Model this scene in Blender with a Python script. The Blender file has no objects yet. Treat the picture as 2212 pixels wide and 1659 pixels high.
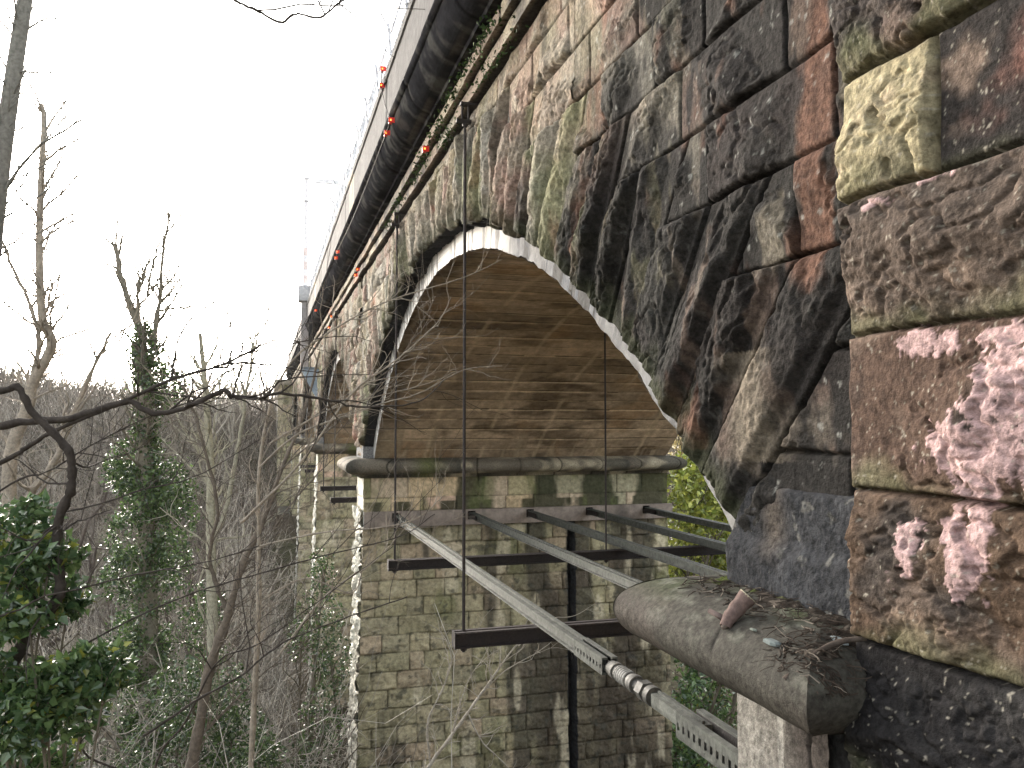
import bpy, math, random
import numpy as np
from mathutils import Vector
R_ = math.radians
S = bpy.context.scene
C = S.collection

# ------------------------------------------------------------------ camera, world, sun, exposure
YAW, PITCH, FPX = R_(16.6), R_(2.9), 1788.0          # measured on the photograph at 2212 x 1659
cam = bpy.data.objects.new('camera', bpy.data.cameras.new('camera')); C.objects.link(cam)
cam.data.sensor_width = 36.0; cam.data.lens = FPX / 2212.0 * 36.0
cam.data.clip_start = 0.05; cam.data.clip_end = 3000
cam.location = (0, 0, 0); cam.rotation_euler = (R_(90) + PITCH, 0, -YAW)
S.camera = cam
SUN_EL, SUN_AZ = R_(9.0), R_(-18.0)                   # azimuth from +Y, negative = to the left
w = bpy.data.worlds.new('World'); S.world = w; w.use_nodes = True
nt = w.node_tree; nt.nodes.clear()
sky = nt.nodes.new('ShaderNodeTexSky'); sky.sky_type = 'NISHITA'; sky.sun_disc = False
sky.sun_elevation = SUN_EL; sky.sun_rotation = SUN_AZ
sky.dust_density = 4.0; sky.air_density = 1.0; sky.ozone_density = 1.0
hs = nt.nodes.new('ShaderNodeHueSaturation'); hs.inputs['Saturation'].default_value = 0.28
bg = nt.nodes.new('ShaderNodeBackground'); bg.inputs['Strength'].default_value = 0.15
wo = nt.nodes.new('ShaderNodeOutputWorld')
nt.links.new(sky.outputs[0], hs.inputs['Color']); nt.links.new(hs.outputs[0], bg.inputs['Color'])
nt.links.new(bg.outputs[0], wo.inputs['Surface'])
sl = bpy.data.lights.new('sun', 'SUN'); sl.energy = 0.5; sl.angle = R_(14); sl.color = (1.0, .9, .76)
sun = bpy.data.objects.new('sun', sl); C.objects.link(sun)
sd = Vector((math.sin(SUN_AZ)*math.cos(SUN_EL), math.cos(SUN_AZ)*math.cos(SUN_EL), math.sin(SUN_EL)))
sun.rotation_euler = sd.to_track_quat('Z', 'Y').to_euler()
S.view_settings.view_transform = 'Standard'; S.view_settings.look = 'None'
S.view_settings.exposure = 2.95; S.view_settings.gamma = 1.0
S.cycles.max_bounces = 6; S.cycles.diffuse_bounces = 4; S.cycles.glossy_bounces = 2

# ------------------------------------------------------------------ helpers
F = np.array([math.sin(YAW)*math.cos(PITCH), math.cos(YAW)*math.cos(PITCH), math.sin(PITCH)])
RT = np.array([math.cos(YAW), -math.sin(YAW), 0.0]); UP = np.cross(RT, F)
def ray(px, py): return F + RT*((px-1106)/FPX) - UP*((py-829.5)/FPX)
def at_y(px, py, Y): d = ray(px, py); return d*(Y/d[1])
def at_x(px, py, X): d = ray(px, py); return d*(X/d[0])
def at_d(px, py, D): return ray(px, py)*D            # D = depth along the view axis

def h2(i, j, s=0):
    i = np.asarray(i).astype(np.int64); j = np.asarray(j).astype(np.int64)
    n = (i*374761393 + j*668265263 + int(s)*1442695041 + 12345) & 0xffffffff
    n = ((n ^ (n >> 13))*1274126177) & 0xffffffff
    n = ((n ^ (n >> 16))*2246822519) & 0xffffffff
    return ((n ^ (n >> 15)) & 0xffffff)/float(0xffffff)
def vn(x, y, s=0):
    x = np.asarray(x, float); y = np.asarray(y, float)
    xi = np.floor(x); yi = np.floor(y); fx = x-xi; fy = y-yi
    fx = fx*fx*(3-2*fx); fy = fy*fy*(3-2*fy)
    a = h2(xi, yi, s); b = h2(xi+1, yi, s); c = h2(xi, yi+1, s); d = h2(xi+1, yi+1, s)
    return (a*(1-fx)+b*fx)*(1-fy) + (c*(1-fx)+d*fx)*fy
def fbm(x, y, s=0, o=4, g=.5):
    t = 0; a = 1; n = 0
    for k in range(o):
        t = t + a*vn(x*2**k+k*17.3, y*2**k-k*9.1, s+k*7); n += a; a *= g
    return t/n                                        # 0..1
def sst(e0, e1, x):
    t = np.clip((x-e0)/(e1-e0), 0, 1); return t*t*(3-2*t)
def mix(a, b, t):
    t = np.asarray(t)[..., None]; return a*(1-t) + b*t

def mesh_obj(name, V, Fc, mat, parent=None, col=None, uv=None, smooth=True):
    """V (n,3); Fc (m,k) int array of quads or triangles, or a list of such arrays"""
    me = bpy.data.meshes.new(name)
    V = np.asarray(V, np.float32).reshape(-1, 3)
    if not isinstance(Fc, list): Fc = [Fc]
    Fc = [np.asarray(f, np.int32) for f in Fc if len(f)]
    nl = sum(f.size for f in Fc); nf = sum(len(f) for f in Fc)
    me.vertices.add(len(V)); me.vertices.foreach_set('co', V.ravel())
    me.loops.add(nl); me.polygons.add(nf)
    me.loops.foreach_set('vertex_index', np.concatenate([f.ravel() for f in Fc]))
    ls = []; o = 0
    for f in Fc:
        ls.append(o + np.arange(len(f))*f.shape[1]); o += f.size
    me.polygons.foreach_set('loop_start', np.concatenate(ls).astype(np.int32))
    me.polygons.foreach_set('use_smooth', np.full(nf, smooth))
    me.update(calc_edges=True); me.validate()
    if col is not None:
        at = me.color_attributes.new('Col', 'FLOAT_COLOR', 'POINT')
        c4 = np.ones((len(V), 4), np.float32); c4[:, :3] = np.asarray(col).reshape(-1, 3)
        at.data.foreach_set('color', c4.ravel())
    if mat: me.materials.append(mat)
    ob = bpy.data.objects.new(name, me); C.objects.link(ob)
    if parent: ob.parent = parent
    return ob

class MB:                                             # mesh collector
    def __init__(s): s.V = []; s.Q = []; s.T = []; s.Cc = []; s.n = 0
    def add(s, V, Q=None, T=None, col=None):
        V = np.asarray(V, float).reshape(-1, 3)
        if Q is not None and len(Q): s.Q.append(np.asarray(Q)+s.n)
        if T is not None and len(T): s.T.append(np.asarray(T)+s.n)
        if col is None: col = np.full((len(V), 3), .2)
        col = np.broadcast_to(np.asarray(col, float), (len(V), 3))
        s.V.append(V); s.Cc.append(col); s.n += len(V)
    def box(s, x0, x1, y0, y1, z0, z1, col=None):
        V = [(x, y, z) for x in (x0, x1) for y in (y0, y1) for z in (z0, z1)]
        s.add(V, Q=[(0,1,3,2),(4,6,7,5),(0,4,5,1),(2,3,7,6),(0,2,6,4),(1,5,7,3)], col=col)
    def grid(s, P, col=None, mask=None, flip=False):
        a, b = P.shape[:2]; idx = np.arange(a*b).reshape(a, b)
        q = np.stack([idx[:-1,:-1], idx[1:,:-1], idx[1:,1:], idx[:-1,1:]], -1)
        if mask is not None:
            m = mask[:-1,:-1] & mask[1:,:-1] & mask[1:,1:] & mask[:-1,1:]; q = q[m]
        q = q.reshape(-1, 4)
        if flip: q = q[:, ::-1]
        s.add(P.reshape(-1, 3), Q=q, col=None if col is None else np.asarray(col).reshape(-1, 3))
    def prism(s, prof, p0, p1, up=(0,0,1), col=None):
        """profile [(u,v)...] convex, swept p0->p1; u = sideways, v = up"""
        p0 = np.array(p0, float); p1 = np.array(p1, float); d = p1-p0; d /= np.linalg.norm(d)
        side = np.cross(d, up); side /= np.linalg.norm(side); u2 = np.cross(side, d); n = len(prof)
        V = [p+side*u+u2*v for p in (p0, p1) for u, v in prof]
        Q = [(i, (i+1) % n, n+(i+1) % n, n+i) for i in range(n)]
        T = [(0, i+1, i) for i in range(1, n-1)] + [(n, n+i, n+i+1) for i in range(1, n-1)]
        s.add(V, Q=Q, T=T, col=col)
    def cyl(s, p0, p1, r0, r1=None, n=12, col=None):
        r1 = r0 if r1 is None else r1
        p0 = np.array(p0, float); p1 = np.array(p1, float); d = p1-p0; d /= np.linalg.norm(d)
        a = np.array((0,0,1.)) if abs(d[2]) < .9 else np.array((1.,0,0)); u = np.cross(d, a); u /= np.linalg.norm(u); v = np.cross(d, u)
        an = np.arange(n)*2*math.pi/n; ring = np.cos(an)[:, None]*u + np.sin(an)[:, None]*v
        V = np.concatenate([p0+ring*r0, p1+ring*r1, [p0], [p1]])
        i = np.arange(n); j = (i+1) % n
        s.add(V, Q=np.stack([i, n+i, n+j, j], -1), T=np.concatenate([np.stack([i, j, np.full(n, 2*n)], -1), np.stack([n+j, n+i, np.full(n, 2*n+1)], -1)]), col=col)
    def build(s, name, mat, parent=None, smooth=False):
        Fc = []
        if s.Q: Fc.append(np.concatenate(s.Q))
        if s.T: Fc.append(np.concatenate(s.T))
        return mesh_obj(name, np.concatenate(s.V), Fc, mat, parent, np.concatenate(s.Cc), smooth=smooth)

def tubes(mb, polys, sides=5, col=(.1,.09,.08)):
    """polys: list of (pts (m,3), radii (m,)) ; grouped by length and vectorised"""
    by = {}
    for p, r in polys: by.setdefault(len(p), []).append((p, r))
    an = np.arange(sides)*2*math.pi/sides
    for m, L in by.items():
        if m < 2: continue
        P = np.array([p for p, _ in L], float); Rr = np.array([r for _, r in L], float)
        d = np.gradient(P, axis=1); d /= np.linalg.norm(d, axis=2, keepdims=True)+1e-9
        ref = np.zeros_like(d); ref[..., 0] = .31; ref[..., 1] = .83; ref[..., 2] = .46
        u = np.cross(d, ref); u /= np.linalg.norm(u, axis=2, keepdims=True)+1e-9; v = np.cross(d, u)
        V = P[:, :, None]+Rr[:, :, None, None]*(np.cos(an)[None, None, :, None]*u[:, :, None]+np.sin(an)[None, None, :, None]*v[:, :, None])
        n = len(L); idx = np.arange(n*m*sides).reshape(n, m, sides); nx = np.roll(idx, -1, axis=2)
        q = np.stack([idx[:, :-1], idx[:, 1:], nx[:, 1:], nx[:, :-1]], -1).reshape(-1, 4)
        mb.add(V.reshape(-1, 3), Q=q, col=col)

def tag(o, label=None, cat=None, group=None, kind=None):
    if label: o['label'] = label
    if cat: o['category'] = cat
    if group: o['group'] = group
    if kind: o['kind'] = kind
    return o
def thing(name, label, cat, loc=(0,0,0), group=None):
    o = bpy.data.objects.new(name, None); C.objects.link(o); o.location = loc; o.empty_display_size = .2
    return tag(o, label, cat, group)
def adopt(root):                                      # parts were built in world space: re-home them under a moved empty
    for c in root.children: c.matrix_parent_inverse = root.matrix_world.inverted() if False else c.matrix_parent_inverse

# ------------------------------------------------------------------ materials
def mat(name, base=None, rough=.9, bump=.3, bscale=60, b2=9, amp=.35, spec=.3, cs=25, metal=0.0, trans=0.0):
    m = bpy.data.materials.new(name); m.use_nodes = True; t = m.node_tree; n = t.nodes; l = t.links
    b = n['Principled BSDF']; b.inputs['Roughness'].default_value = rough
    b.inputs['Specular IOR Level'].default_value = spec; b.inputs['Metallic'].default_value = metal
    tc = n.new('ShaderNodeTexCoord')
    if base is None:
        a = n.new('ShaderNodeAttribute'); a.attribute_name = 'Col'; src = a.outputs['Color']
    else:
        a = n.new('ShaderNodeRGB'); a.outputs[0].default_value = (*base, 1); src = a.outputs[0]
    n1 = n.new('ShaderNodeTexNoise'); n1.inputs['Scale'].default_value = cs; n1.inputs['Detail'].default_value = 6; n1.inputs['Roughness'].default_value = .68
    l.new(tc.outputs['Object'], n1.inputs['Vector'])
    mr = n.new('ShaderNodeMapRange'); mr.inputs[1].default_value = .3; mr.inputs[2].default_value = .7
    mr.inputs[3].default_value = 1-amp; mr.inputs[4].default_value = 1+amp; l.new(n1.outputs[0], mr.inputs[0])
    vm = n.new('ShaderNodeVectorMath'); vm.operation = 'SCALE'; l.new(src, vm.inputs[0]); l.new(mr.outputs[0], vm.inputs['Scale'])
    l.new(vm.outputs[0], b.inputs['Base Color'])
    if bump > 0:
        n2 = n.new('ShaderNodeTexNoise'); n2.inputs['Scale'].default_value = bscale; n2.inputs['Detail'].default_value = 5; n2.inputs['Roughness'].default_value = .65
        n3 = n.new('ShaderNodeTexNoise'); n3.inputs['Scale'].default_value = b2; n3.inputs['Detail'].default_value = 4
        l.new(tc.outputs['Object'], n2.inputs['Vector']); l.new(tc.outputs['Object'], n3.inputs['Vector'])
        b1 = n.new('ShaderNodeBump'); b1.inputs['Strength'].default_value = bump; b1.inputs['Distance'].default_value = .6/bscale
        bb = n.new('ShaderNodeBump'); bb.inputs['Strength'].default_value = bump; bb.inputs['Distance'].default_value = .25/b2
        l.new(n2.outputs[0], b1.inputs['Height']); l.new(n3.outputs[0], bb.inputs['Height'])
        l.new(bb.outputs[0], b1.inputs['Normal']); l.new(b1.outputs[0], b.inputs['Normal'])
    if trans > 0:
        tr = n.new('ShaderNodeBsdfTranslucent'); l.new(vm.outputs[0], tr.inputs['Color'])
        mx = n.new('ShaderNodeMixShader'); mx.inputs[0].default_value = trans
        l.new(b.outputs[0], mx.inputs[1]); l.new(tr.outputs[0], mx.inputs[2]); l.new(mx.outputs[0], n['Material Output'].inputs[0])
    return m
M_stone = mat('rock_faced_sandstone', rough=.93, bump=1.0, bscale=70, b2=16, amp=.62, cs=30, spec=.06)
M_far = mat('far_sandstone', rough=.95, bump=.5, bscale=25, b2=6, amp=.4, cs=12, spec=.05)
M_bol = mat('dressed_sandstone', rough=.85, bump=.7, bscale=120, b2=22, amp=.45, cs=45, spec=.08)
M_corn = mat('sooty_cornice', rough=.9, bump=.3, bscale=50, b2=10, amp=.3, cs=9, spec=0.0)
M_soff = mat('board_marked_soffit', rough=.95, bump=.35, bscale=30, b2=8, amp=.3, cs=9, spec=.03)
M_white = mat('limewashed_ring', rough=.85, bump=.4, bscale=60, b2=12, amp=.12, cs=20)
M_conc = mat('weathered_concrete', rough=.92, bump=.3, bscale=60, b2=10, amp=.25, cs=9, spec=.1)
M_steel = mat('weathered_galvanised_steel', rough=.65, bump=.35, bscale=80, b2=20, amp=.6, cs=11, spec=.4, metal=.25)
M_rust = mat('dark_rusty_steel', rough=.75, bump=.3, bscale=90, b2=20, amp=.35, cs=40, spec=.3, metal=.2)
M_bark = mat('bark', rough=.9, bump=.6, bscale=60, b2=25, amp=.4, cs=22, spec=.08)
M_twig = mat('twigs', rough=.85, bump=0, amp=.35, cs=5, spec=.08)
M_leaf = mat('glossy_leaf', rough=.27, bump=0, amp=.3, cs=8, spec=.75, trans=.22)
M_soil = mat('ground_litter', rough=1, bump=.8, bscale=12, b2=2, amp=.5, cs=3, spec=.1)
M_moss = mat('moss_and_litter', rough=1, bump=.5, bscale=90, b2=30, amp=.5, cs=60, spec=.1)
def emis(name, colr, st):
    m = bpy.data.materials.new(name); m.use_nodes = True; b = m.node_tree.nodes['Principled BSDF']
    b.inputs['Base Color'].default_value = (*colr, 1); b.inputs['Emission Color'].default_value = (*colr, 1); b.inputs['Emission Strength'].default_value = st
    return m
M_red = mat('red_plastic', base=(.7,.03,.02), rough=.4, bump=0, amp=.1)
M_glow = emis('lamp_glow', (1.0,.5,.08), .45)
A = np.array
TAN, GREY, PINK, RED = A([.36,.30,.21]), A([.27,.25,.21]), A([.36,.25,.20]), A([.34,.13,.08])
DARK, SOOT_SHADE, GREEN, PALE = A([.065,.062,.06]), A([.022,.023,.025]), A([.17,.18,.09]), A([.48,.43,.34])
BROWN, LICH, OCHRE = A([.22,.155,.12]), A([.72,.62,.60]), A([.42,.37,.19])
PAL = np.stack([TAN, GREY, PINK, TAN*.8, GREY*1.1, PINK*.85, BROWN*1.2, PALE*.85])

# ------------------------------------------------------------------ masonry patterns
def cells(u, v, lines, avg, seed):
    """coursed ashlar: returns stone id, distance to nearest joint, local coords, size"""
    lines = np.asarray(lines); j = np.clip(np.searchsorted(lines, v)-1, 0, len(lines)-2)
    z0 = lines[j]; z1 = lines[j+1]
    L = avg*(.75+.6*h2(j, 0, seed)); t = u/L + h2(j, 1, seed)*7
    i = np.floor(t); jt = lambda k: (h2(k, j, seed+2)-.5)*.55
    i = np.where(t < i+jt(i), i-1, i); i = np.where(t >= i+1+jt(i+1), i+1, i)
    u0 = (i+jt(i)-h2(j, 1, seed)*7)*L; u1 = (i+1+jt(i+1)-h2(j, 1, seed)*7)*L
    dist = np.minimum(np.minimum(u-u0, u1-u), np.minimum(v-z0, z1-v))
    return i*64+j, dist, u-(u0+u1)/2, v-(z0+z1)/2, u1-u0, z1-z0

def rock(dist, a, b, sid, u, v, bulge, seed, wd=.045, pits=.5, rough=1.0, ledge=0.0):
    """rock-faced relief in metres above the joint plane"""
    sid = sid.astype(np.int64)
    e = bulge*1.25*(1-np.exp(-np.maximum(dist, 0)/wd))
    h = e
    for k in range(4):
        c = bulge*(.75+.75*h2(sid, k, seed)); gx = (h2(sid, k+10, seed)-.5)*.55; gy = (h2(sid, k+20, seed)-.5)*.75
        h = np.minimum(h, c+gx*a+gy*b)
    off = h2(sid, 33, seed)*50
    n1 = fbm(u*4+off, v*6+off, seed+1, 4, .55)-.5
    n2 = fbm(u*22+off, v*26, seed+2, 4, .6)-.5
    n3 = fbm(u*55+off, v*60, seed+4, 3, .6)-.5
    rg_ = np.abs(fbm(u*5+off, v*7, seed+7, 4, .55)*2-1); h = h - bulge*rough*.75*(1-sst(0, .16, rg_))*.6
    fc = fbm(u*7+off*2, v*9, seed+8, 2); h = h + bulge*.30*(np.floor(fc*7)/7-fc*.6-.2)
    st_ = fbm(u*2.2+off, v*14+n1*1.5, seed+3, 3)-.5      # bedding
    h = h + rough*(bulge*.60*n1 + bulge*.34*n2 + bulge*.18*n3 + bulge*.30*st_)
    pm = fbm(u*9+off, v*11-off, seed+5, 2)
    h = h - pits*bulge*.7*sst(.80, .85, pm)
    if ledge: h = h + ledge*np.clip(-b*2.2, -.25, .6)*bulge
    h = np.maximum(h, 0)
    return np.where(dist < .006, -.035, h*sst(.004, .02, dist)-.012*(1-sst(.004, .02, dist)))

XW = 2.0                                              # plane of the wall
CY, RISE, ZS, HALF = 10.42, 2.78, -.45, 7.18          # arch: centre line, rise, springing, half span
RA = (HALF**2+RISE**2)/(2*RISE); CZ = ZS+RISE-RA
TH = math.asin(HALF/RA); NV = 45; DTH = 2*TH/NV
ZTOP = -.68; PER = 15.6; NSPAN = 4
COURSES = .667+.385*np.arange(-20, 8); COURSES[-1] = 3.22
def vtop(i):                                          # level at which voussoir i is cut by the coursing
    th = (i+.5)*DTH-TH; L = .80+.16*h2(np.abs(i), 5, 3)+.10*(th/TH)**2
    z = CZ+(RA+L)*np.cos(th)+.05
    k = np.clip(np.round((z-.667)/.385), -10, 8)
    return np.where(z > 2.9, 3.07+.10*(h2(i, 1, 9)-.5), .667+.385*k)
def wall_field(y, z, span, near):
    """relief and colour of spandrel wall at (y,z); y local to span 0 geometry (centre CY)"""
    s0 = 100*span
    yw = y+(fbm(y*5, z*5, 71+s0, 3)-.5)*.03; zw = z+(fbm(y*4, z*6, 72+s0, 3)-.5)*.02
    sid, dist, a, b, su, sv = cells(yw, zw, COURSES, .8, 11+s0)
    r = np.hypot(yw-CY, zw-CZ); th = np.arctan2(yw-CY, zw-CZ); t = (th+TH)/DTH; i = np.floor(t)
    inring = (np.abs(th) < TH)
    zt = vtop(i); dv = np.minimum(np.minimum((t-i), (i+1-t))*DTH*r, np.minimum(zt-zw, 9))
    isv = inring & (zw < zt) & (r > RA-.3)
    # distance from ashlar points to the ring outline
    dA = np.full_like(yw, 9.0)
    for k in (-1, 0, 1):
        ik = i+k; ztk = vtop(ik); lat = 0 if k == 0 else ((t-i) if k < 0 else (i+1-t))*DTH*r
        ver = np.maximum(zw-ztk, 0); ok = (ik >= 0) & (ik < NV)
        dA = np.where(ok, np.minimum(dA, np.hypot(lat, ver)), dA)
    dist = np.where(isv, dv, np.minimum(dist, dA))
    return yw, zw, sid, dist, a, b, isv, i, r, th, zt, t
def wall_colour(y, z, sid, isv, i, r, h, bulge, span, dist):
    gid = np.where(isv, i+9000, sid).astype(np.int64)+span*7777
    k = (h2(gid, 3, 5)*len(PAL)).astype(int) % len(PAL)
    c = PAL[k]*(.8+.45*h2(gid, 4, 5))[..., None]
    c = mix(c, RED*1.05, .6*(h2(gid, 6, 1) > .93)*sst(.35, .5, fbm(y*4, z*4, 39, 3)))
    n = fbm(y*3, z*3, 40+span, 4); c = mix(c, mix(GREY*1.05, TAN*.8, fbm(y*1.5, z*2, 36, 3)), .75*sst(.38, .6, fbm(y*3.3+5, z*4.5, 37, 5))); c = mix(c, PINK*.9, .3*sst(.55, .75, fbm(y*2.2, z*4, 43, 4))); c = c*(.72+.56*fbm(y*9, z*9, 38, 4))[..., None]
    c = mix(c, GREEN*1.2, .65*sst(.5, .72, fbm(y*1.8+9, z*1.2, 44+span, 4))*np.where(isv, 1, .5))
    c = mix(c, PALE, .5*sst(.62, .76, fbm(y*2.6, z*2.6, 45+span, 5)))
    if span == 0:                                     # black crust on the near masonry, rust-red streaks beside the pilaster
        line = 5.6-1.15*(z-1.0)*np.where(z > 1, 1, .5)
        m = 1-sst(-.6, 1.2, y-line+(fbm(y*1.1, z*1.4, 50, 4)-.5)*2.6+(h2(gid, 8, 2)-.5)*1.6)
        crust = DARK*(.26+.30*h2(gid, 9, 2))[..., None]
        m2 = m*(1-.3*sst(.58, .7, fbm(y*7, z*2.5, 51, 4)))
        c = mix(c, crust, .97*m2)
        red = sst(.62, .76, fbm(y*3.4+3, z*1.5, 52, 5)+.10*np.exp(-((y-2.62-.05*(z-1))/.13)**2)*(z > .5)-.05*(y > 3.0))*(z > -.1)*(y < 5.6)
        c = mix(c, A([.24,.125,.085]), .7*red*(.5+.5*fbm(y*12, z*12, 53, 3)))
        band = np.exp(-((y-3.05-.12*(z-.1))/.13)**2)*(z < .32)*(z > -.15)
        c = mix(c, A([.30,.25,.19]), .7*band)
    # soot and moss at the lower lip of the ring
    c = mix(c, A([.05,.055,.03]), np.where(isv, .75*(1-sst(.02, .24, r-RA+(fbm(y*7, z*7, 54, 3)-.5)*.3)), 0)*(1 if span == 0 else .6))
    st = fbm(y*6, z*.7, 47+span, 4); c = c*(1-.5*sst(.55, .75, st))[..., None]
    c = mix(c, A([.55,.55,.50]), .35*sst(.74, .8, fbm(y*26, z*26, 48, 3))*(dist > .03)*np.where(isv, .2, 1))
    c = c*.74*(1-.6*(1-sst(.0, .018, dist)))[..., None]
    return c
def wall_strip(mb, span, y0, y1, dy, z0, z1, dz, bulge=.07):
    """cartesian sheet of the ashlar; sunk behind the voussoirs"""
    off = span*PER
    yy = np.arange(y0, y1+dy*1.01, dy); zz = np.arange(z0, z1+dz*.5, dz); Yg, Zg = np.meshgrid(yy, zz, indexing='ij')
    yw, zw, sid, dist, a, b, isv, i, r, th, zt, t = wall_field(Yg, Zg, span, True)
    h = rock(dist, a, b, sid+span*5000, yw, zw, bulge, 60+span, rough=.85, ledge=.5, wd=.02)
    h = h*(1-.5*sst(2.6, 3.2, Zg))
    c = wall_colour(yw, zw, sid, isv, i, r, h, bulge, span, dist)
    h = np.where(isv, -.07, h)
    keep = np.hypot(Yg-CY, Zg-CZ) > RA+.06
    mb.grid(np.stack([XW-h, Yg+off, Zg], -1), c, keep, flip=True)
def ring_strip(mb, span, t0, t1, ds, dr, bulge=.085):
    off = span*PER; n = max(2, int((t1-t0)*RA/ds)); th = np.linspace(t0, t1, n); rr = RA+np.concatenate([[0, 0, 0], np.arange(0, 1.45, dr)])
    T, Rr = np.meshgrid(th, rr, indexing='ij')
    Y = CY+Rr*np.sin(T); Z = CZ+Rr*np.cos(T)
    wob = (fbm(T*RA*3, Rr*3, 81+span, 3)-.5)*.02
    Tw = T+wob/RA; t = (Tw+TH)/DTH; i = np.clip(np.floor(t), 0, NV-1)
    zt = vtop(i); arc = np.minimum(t-i, i+1-t)*DTH*Rr
    lip = Rr-RA+.012
    dist = np.minimum(np.minimum(arc, zt-Z), lip); isv = Z < zt-.001
    a = (t-i-.5)*DTH*Rr; b = Rr-RA-.45
    big = bulge*(.8+.9*h2(i, 2, 31+span))
    u = T*RA; v = Rr
    # voussoirs: long rough hump with a smooth drafted margin along the right-hand edge
    h = rock(dist, a*1.6, b*.3, i+400+span*90, u*1.4, v*.5, big, 90+span, wd=.03, ledge=0, rough=.55, pits=.3)
    h = np.where(h > 0, h+big*.38*(fbm(u*13, Rr*9, 95+span, 5, .62)-.5), h)
    
    mw = .06+.14*h2(i, 9, 77); mf = sst(mw, mw+.14, t-i); h = np.where(h > 0, h*mf+np.minimum(h, .012)*(1-mf), h)
    c = wall_colour(Y, Z, i*0, np.ones_like(isv), i, Rr, h, .08, span, dist)
    h = np.where(isv, h, -.09)
    X = XW-h
    # drop of the intrados edge, different for each voussoir, and the return of the ring into the arch
    dr_ = (h2(i, 12, 31+span)-.5)*.07+(fbm(u*4, v*0, 83+span, 3)-.5)*.06
    fade = np.clip(1-(Rr-RA)/.2, 0, 1); Y = Y+dr_*fade*np.sin(T); Z = Z+dr_*fade*np.cos(T)
    X[:, 0] = XW+.24; X[:, 1] = XW+.12; X[:, 2] = XW+.02
    inner = (fbm(u[:, :3]*3, X[:, :3]*9, 85, 3)-.5)*.05; Y[:, :3] -= inner*np.sin(T[:, :3]); Z[:, :3] -= inner*np.cos(T[:, :3])
    c[:, :3] = SOOT_SHADE*(.7+.8*fbm(u[:, :3]*5, X[:, :3]*8, 86, 3))[..., None]  # sooty intrados, with its deep shade painted in as well
    mb.grid(np.stack([X, Y+off, Z], -1), c, flip=False)

viaduct = thing('viaduct', 'long dark sandstone railway viaduct with rock-faced arch stones and projecting cornice', 'viaduct', (0,0,0))
mb = MB()
wall_strip(mb, 0, 2.25, 5.2, .0085, -.64, 3.215, .0085, .038)
wall_strip(mb, 0, 5.2, 9.0, .016, -.64, 3.215, .013, .05)
wall_strip(mb, 0, 9.0, 18.15, .03, -.64, 3.215, .024, .055)
for k in (1, 2, 3): wall_strip(mb, k, 2.5, 18.15, .06 if k == 1 else .12, -.64, 3.215, .04 if k == 1 else .08, .08)
mb.build('spandrel_wall', M_stone, viaduct, smooth=True)
def ang(y): return math.asin((y-CY)/RA)
for k in range(NSPAN):
    mb = MB()
    if k == 0:
        ring_strip(mb, 0, -TH, ang(5.4), .0075, .010, .066)
        ring_strip(mb, 0, ang(5.4), ang(9.2), .013, .014, .06)
        ring_strip(mb, 0, ang(9.2), TH, .026, .022, .07)
    else: ring_strip(mb, k, -TH, TH, .06, .05, .08)
    mb.build('arch_ring', M_stone, viaduct, smooth=True)

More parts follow.
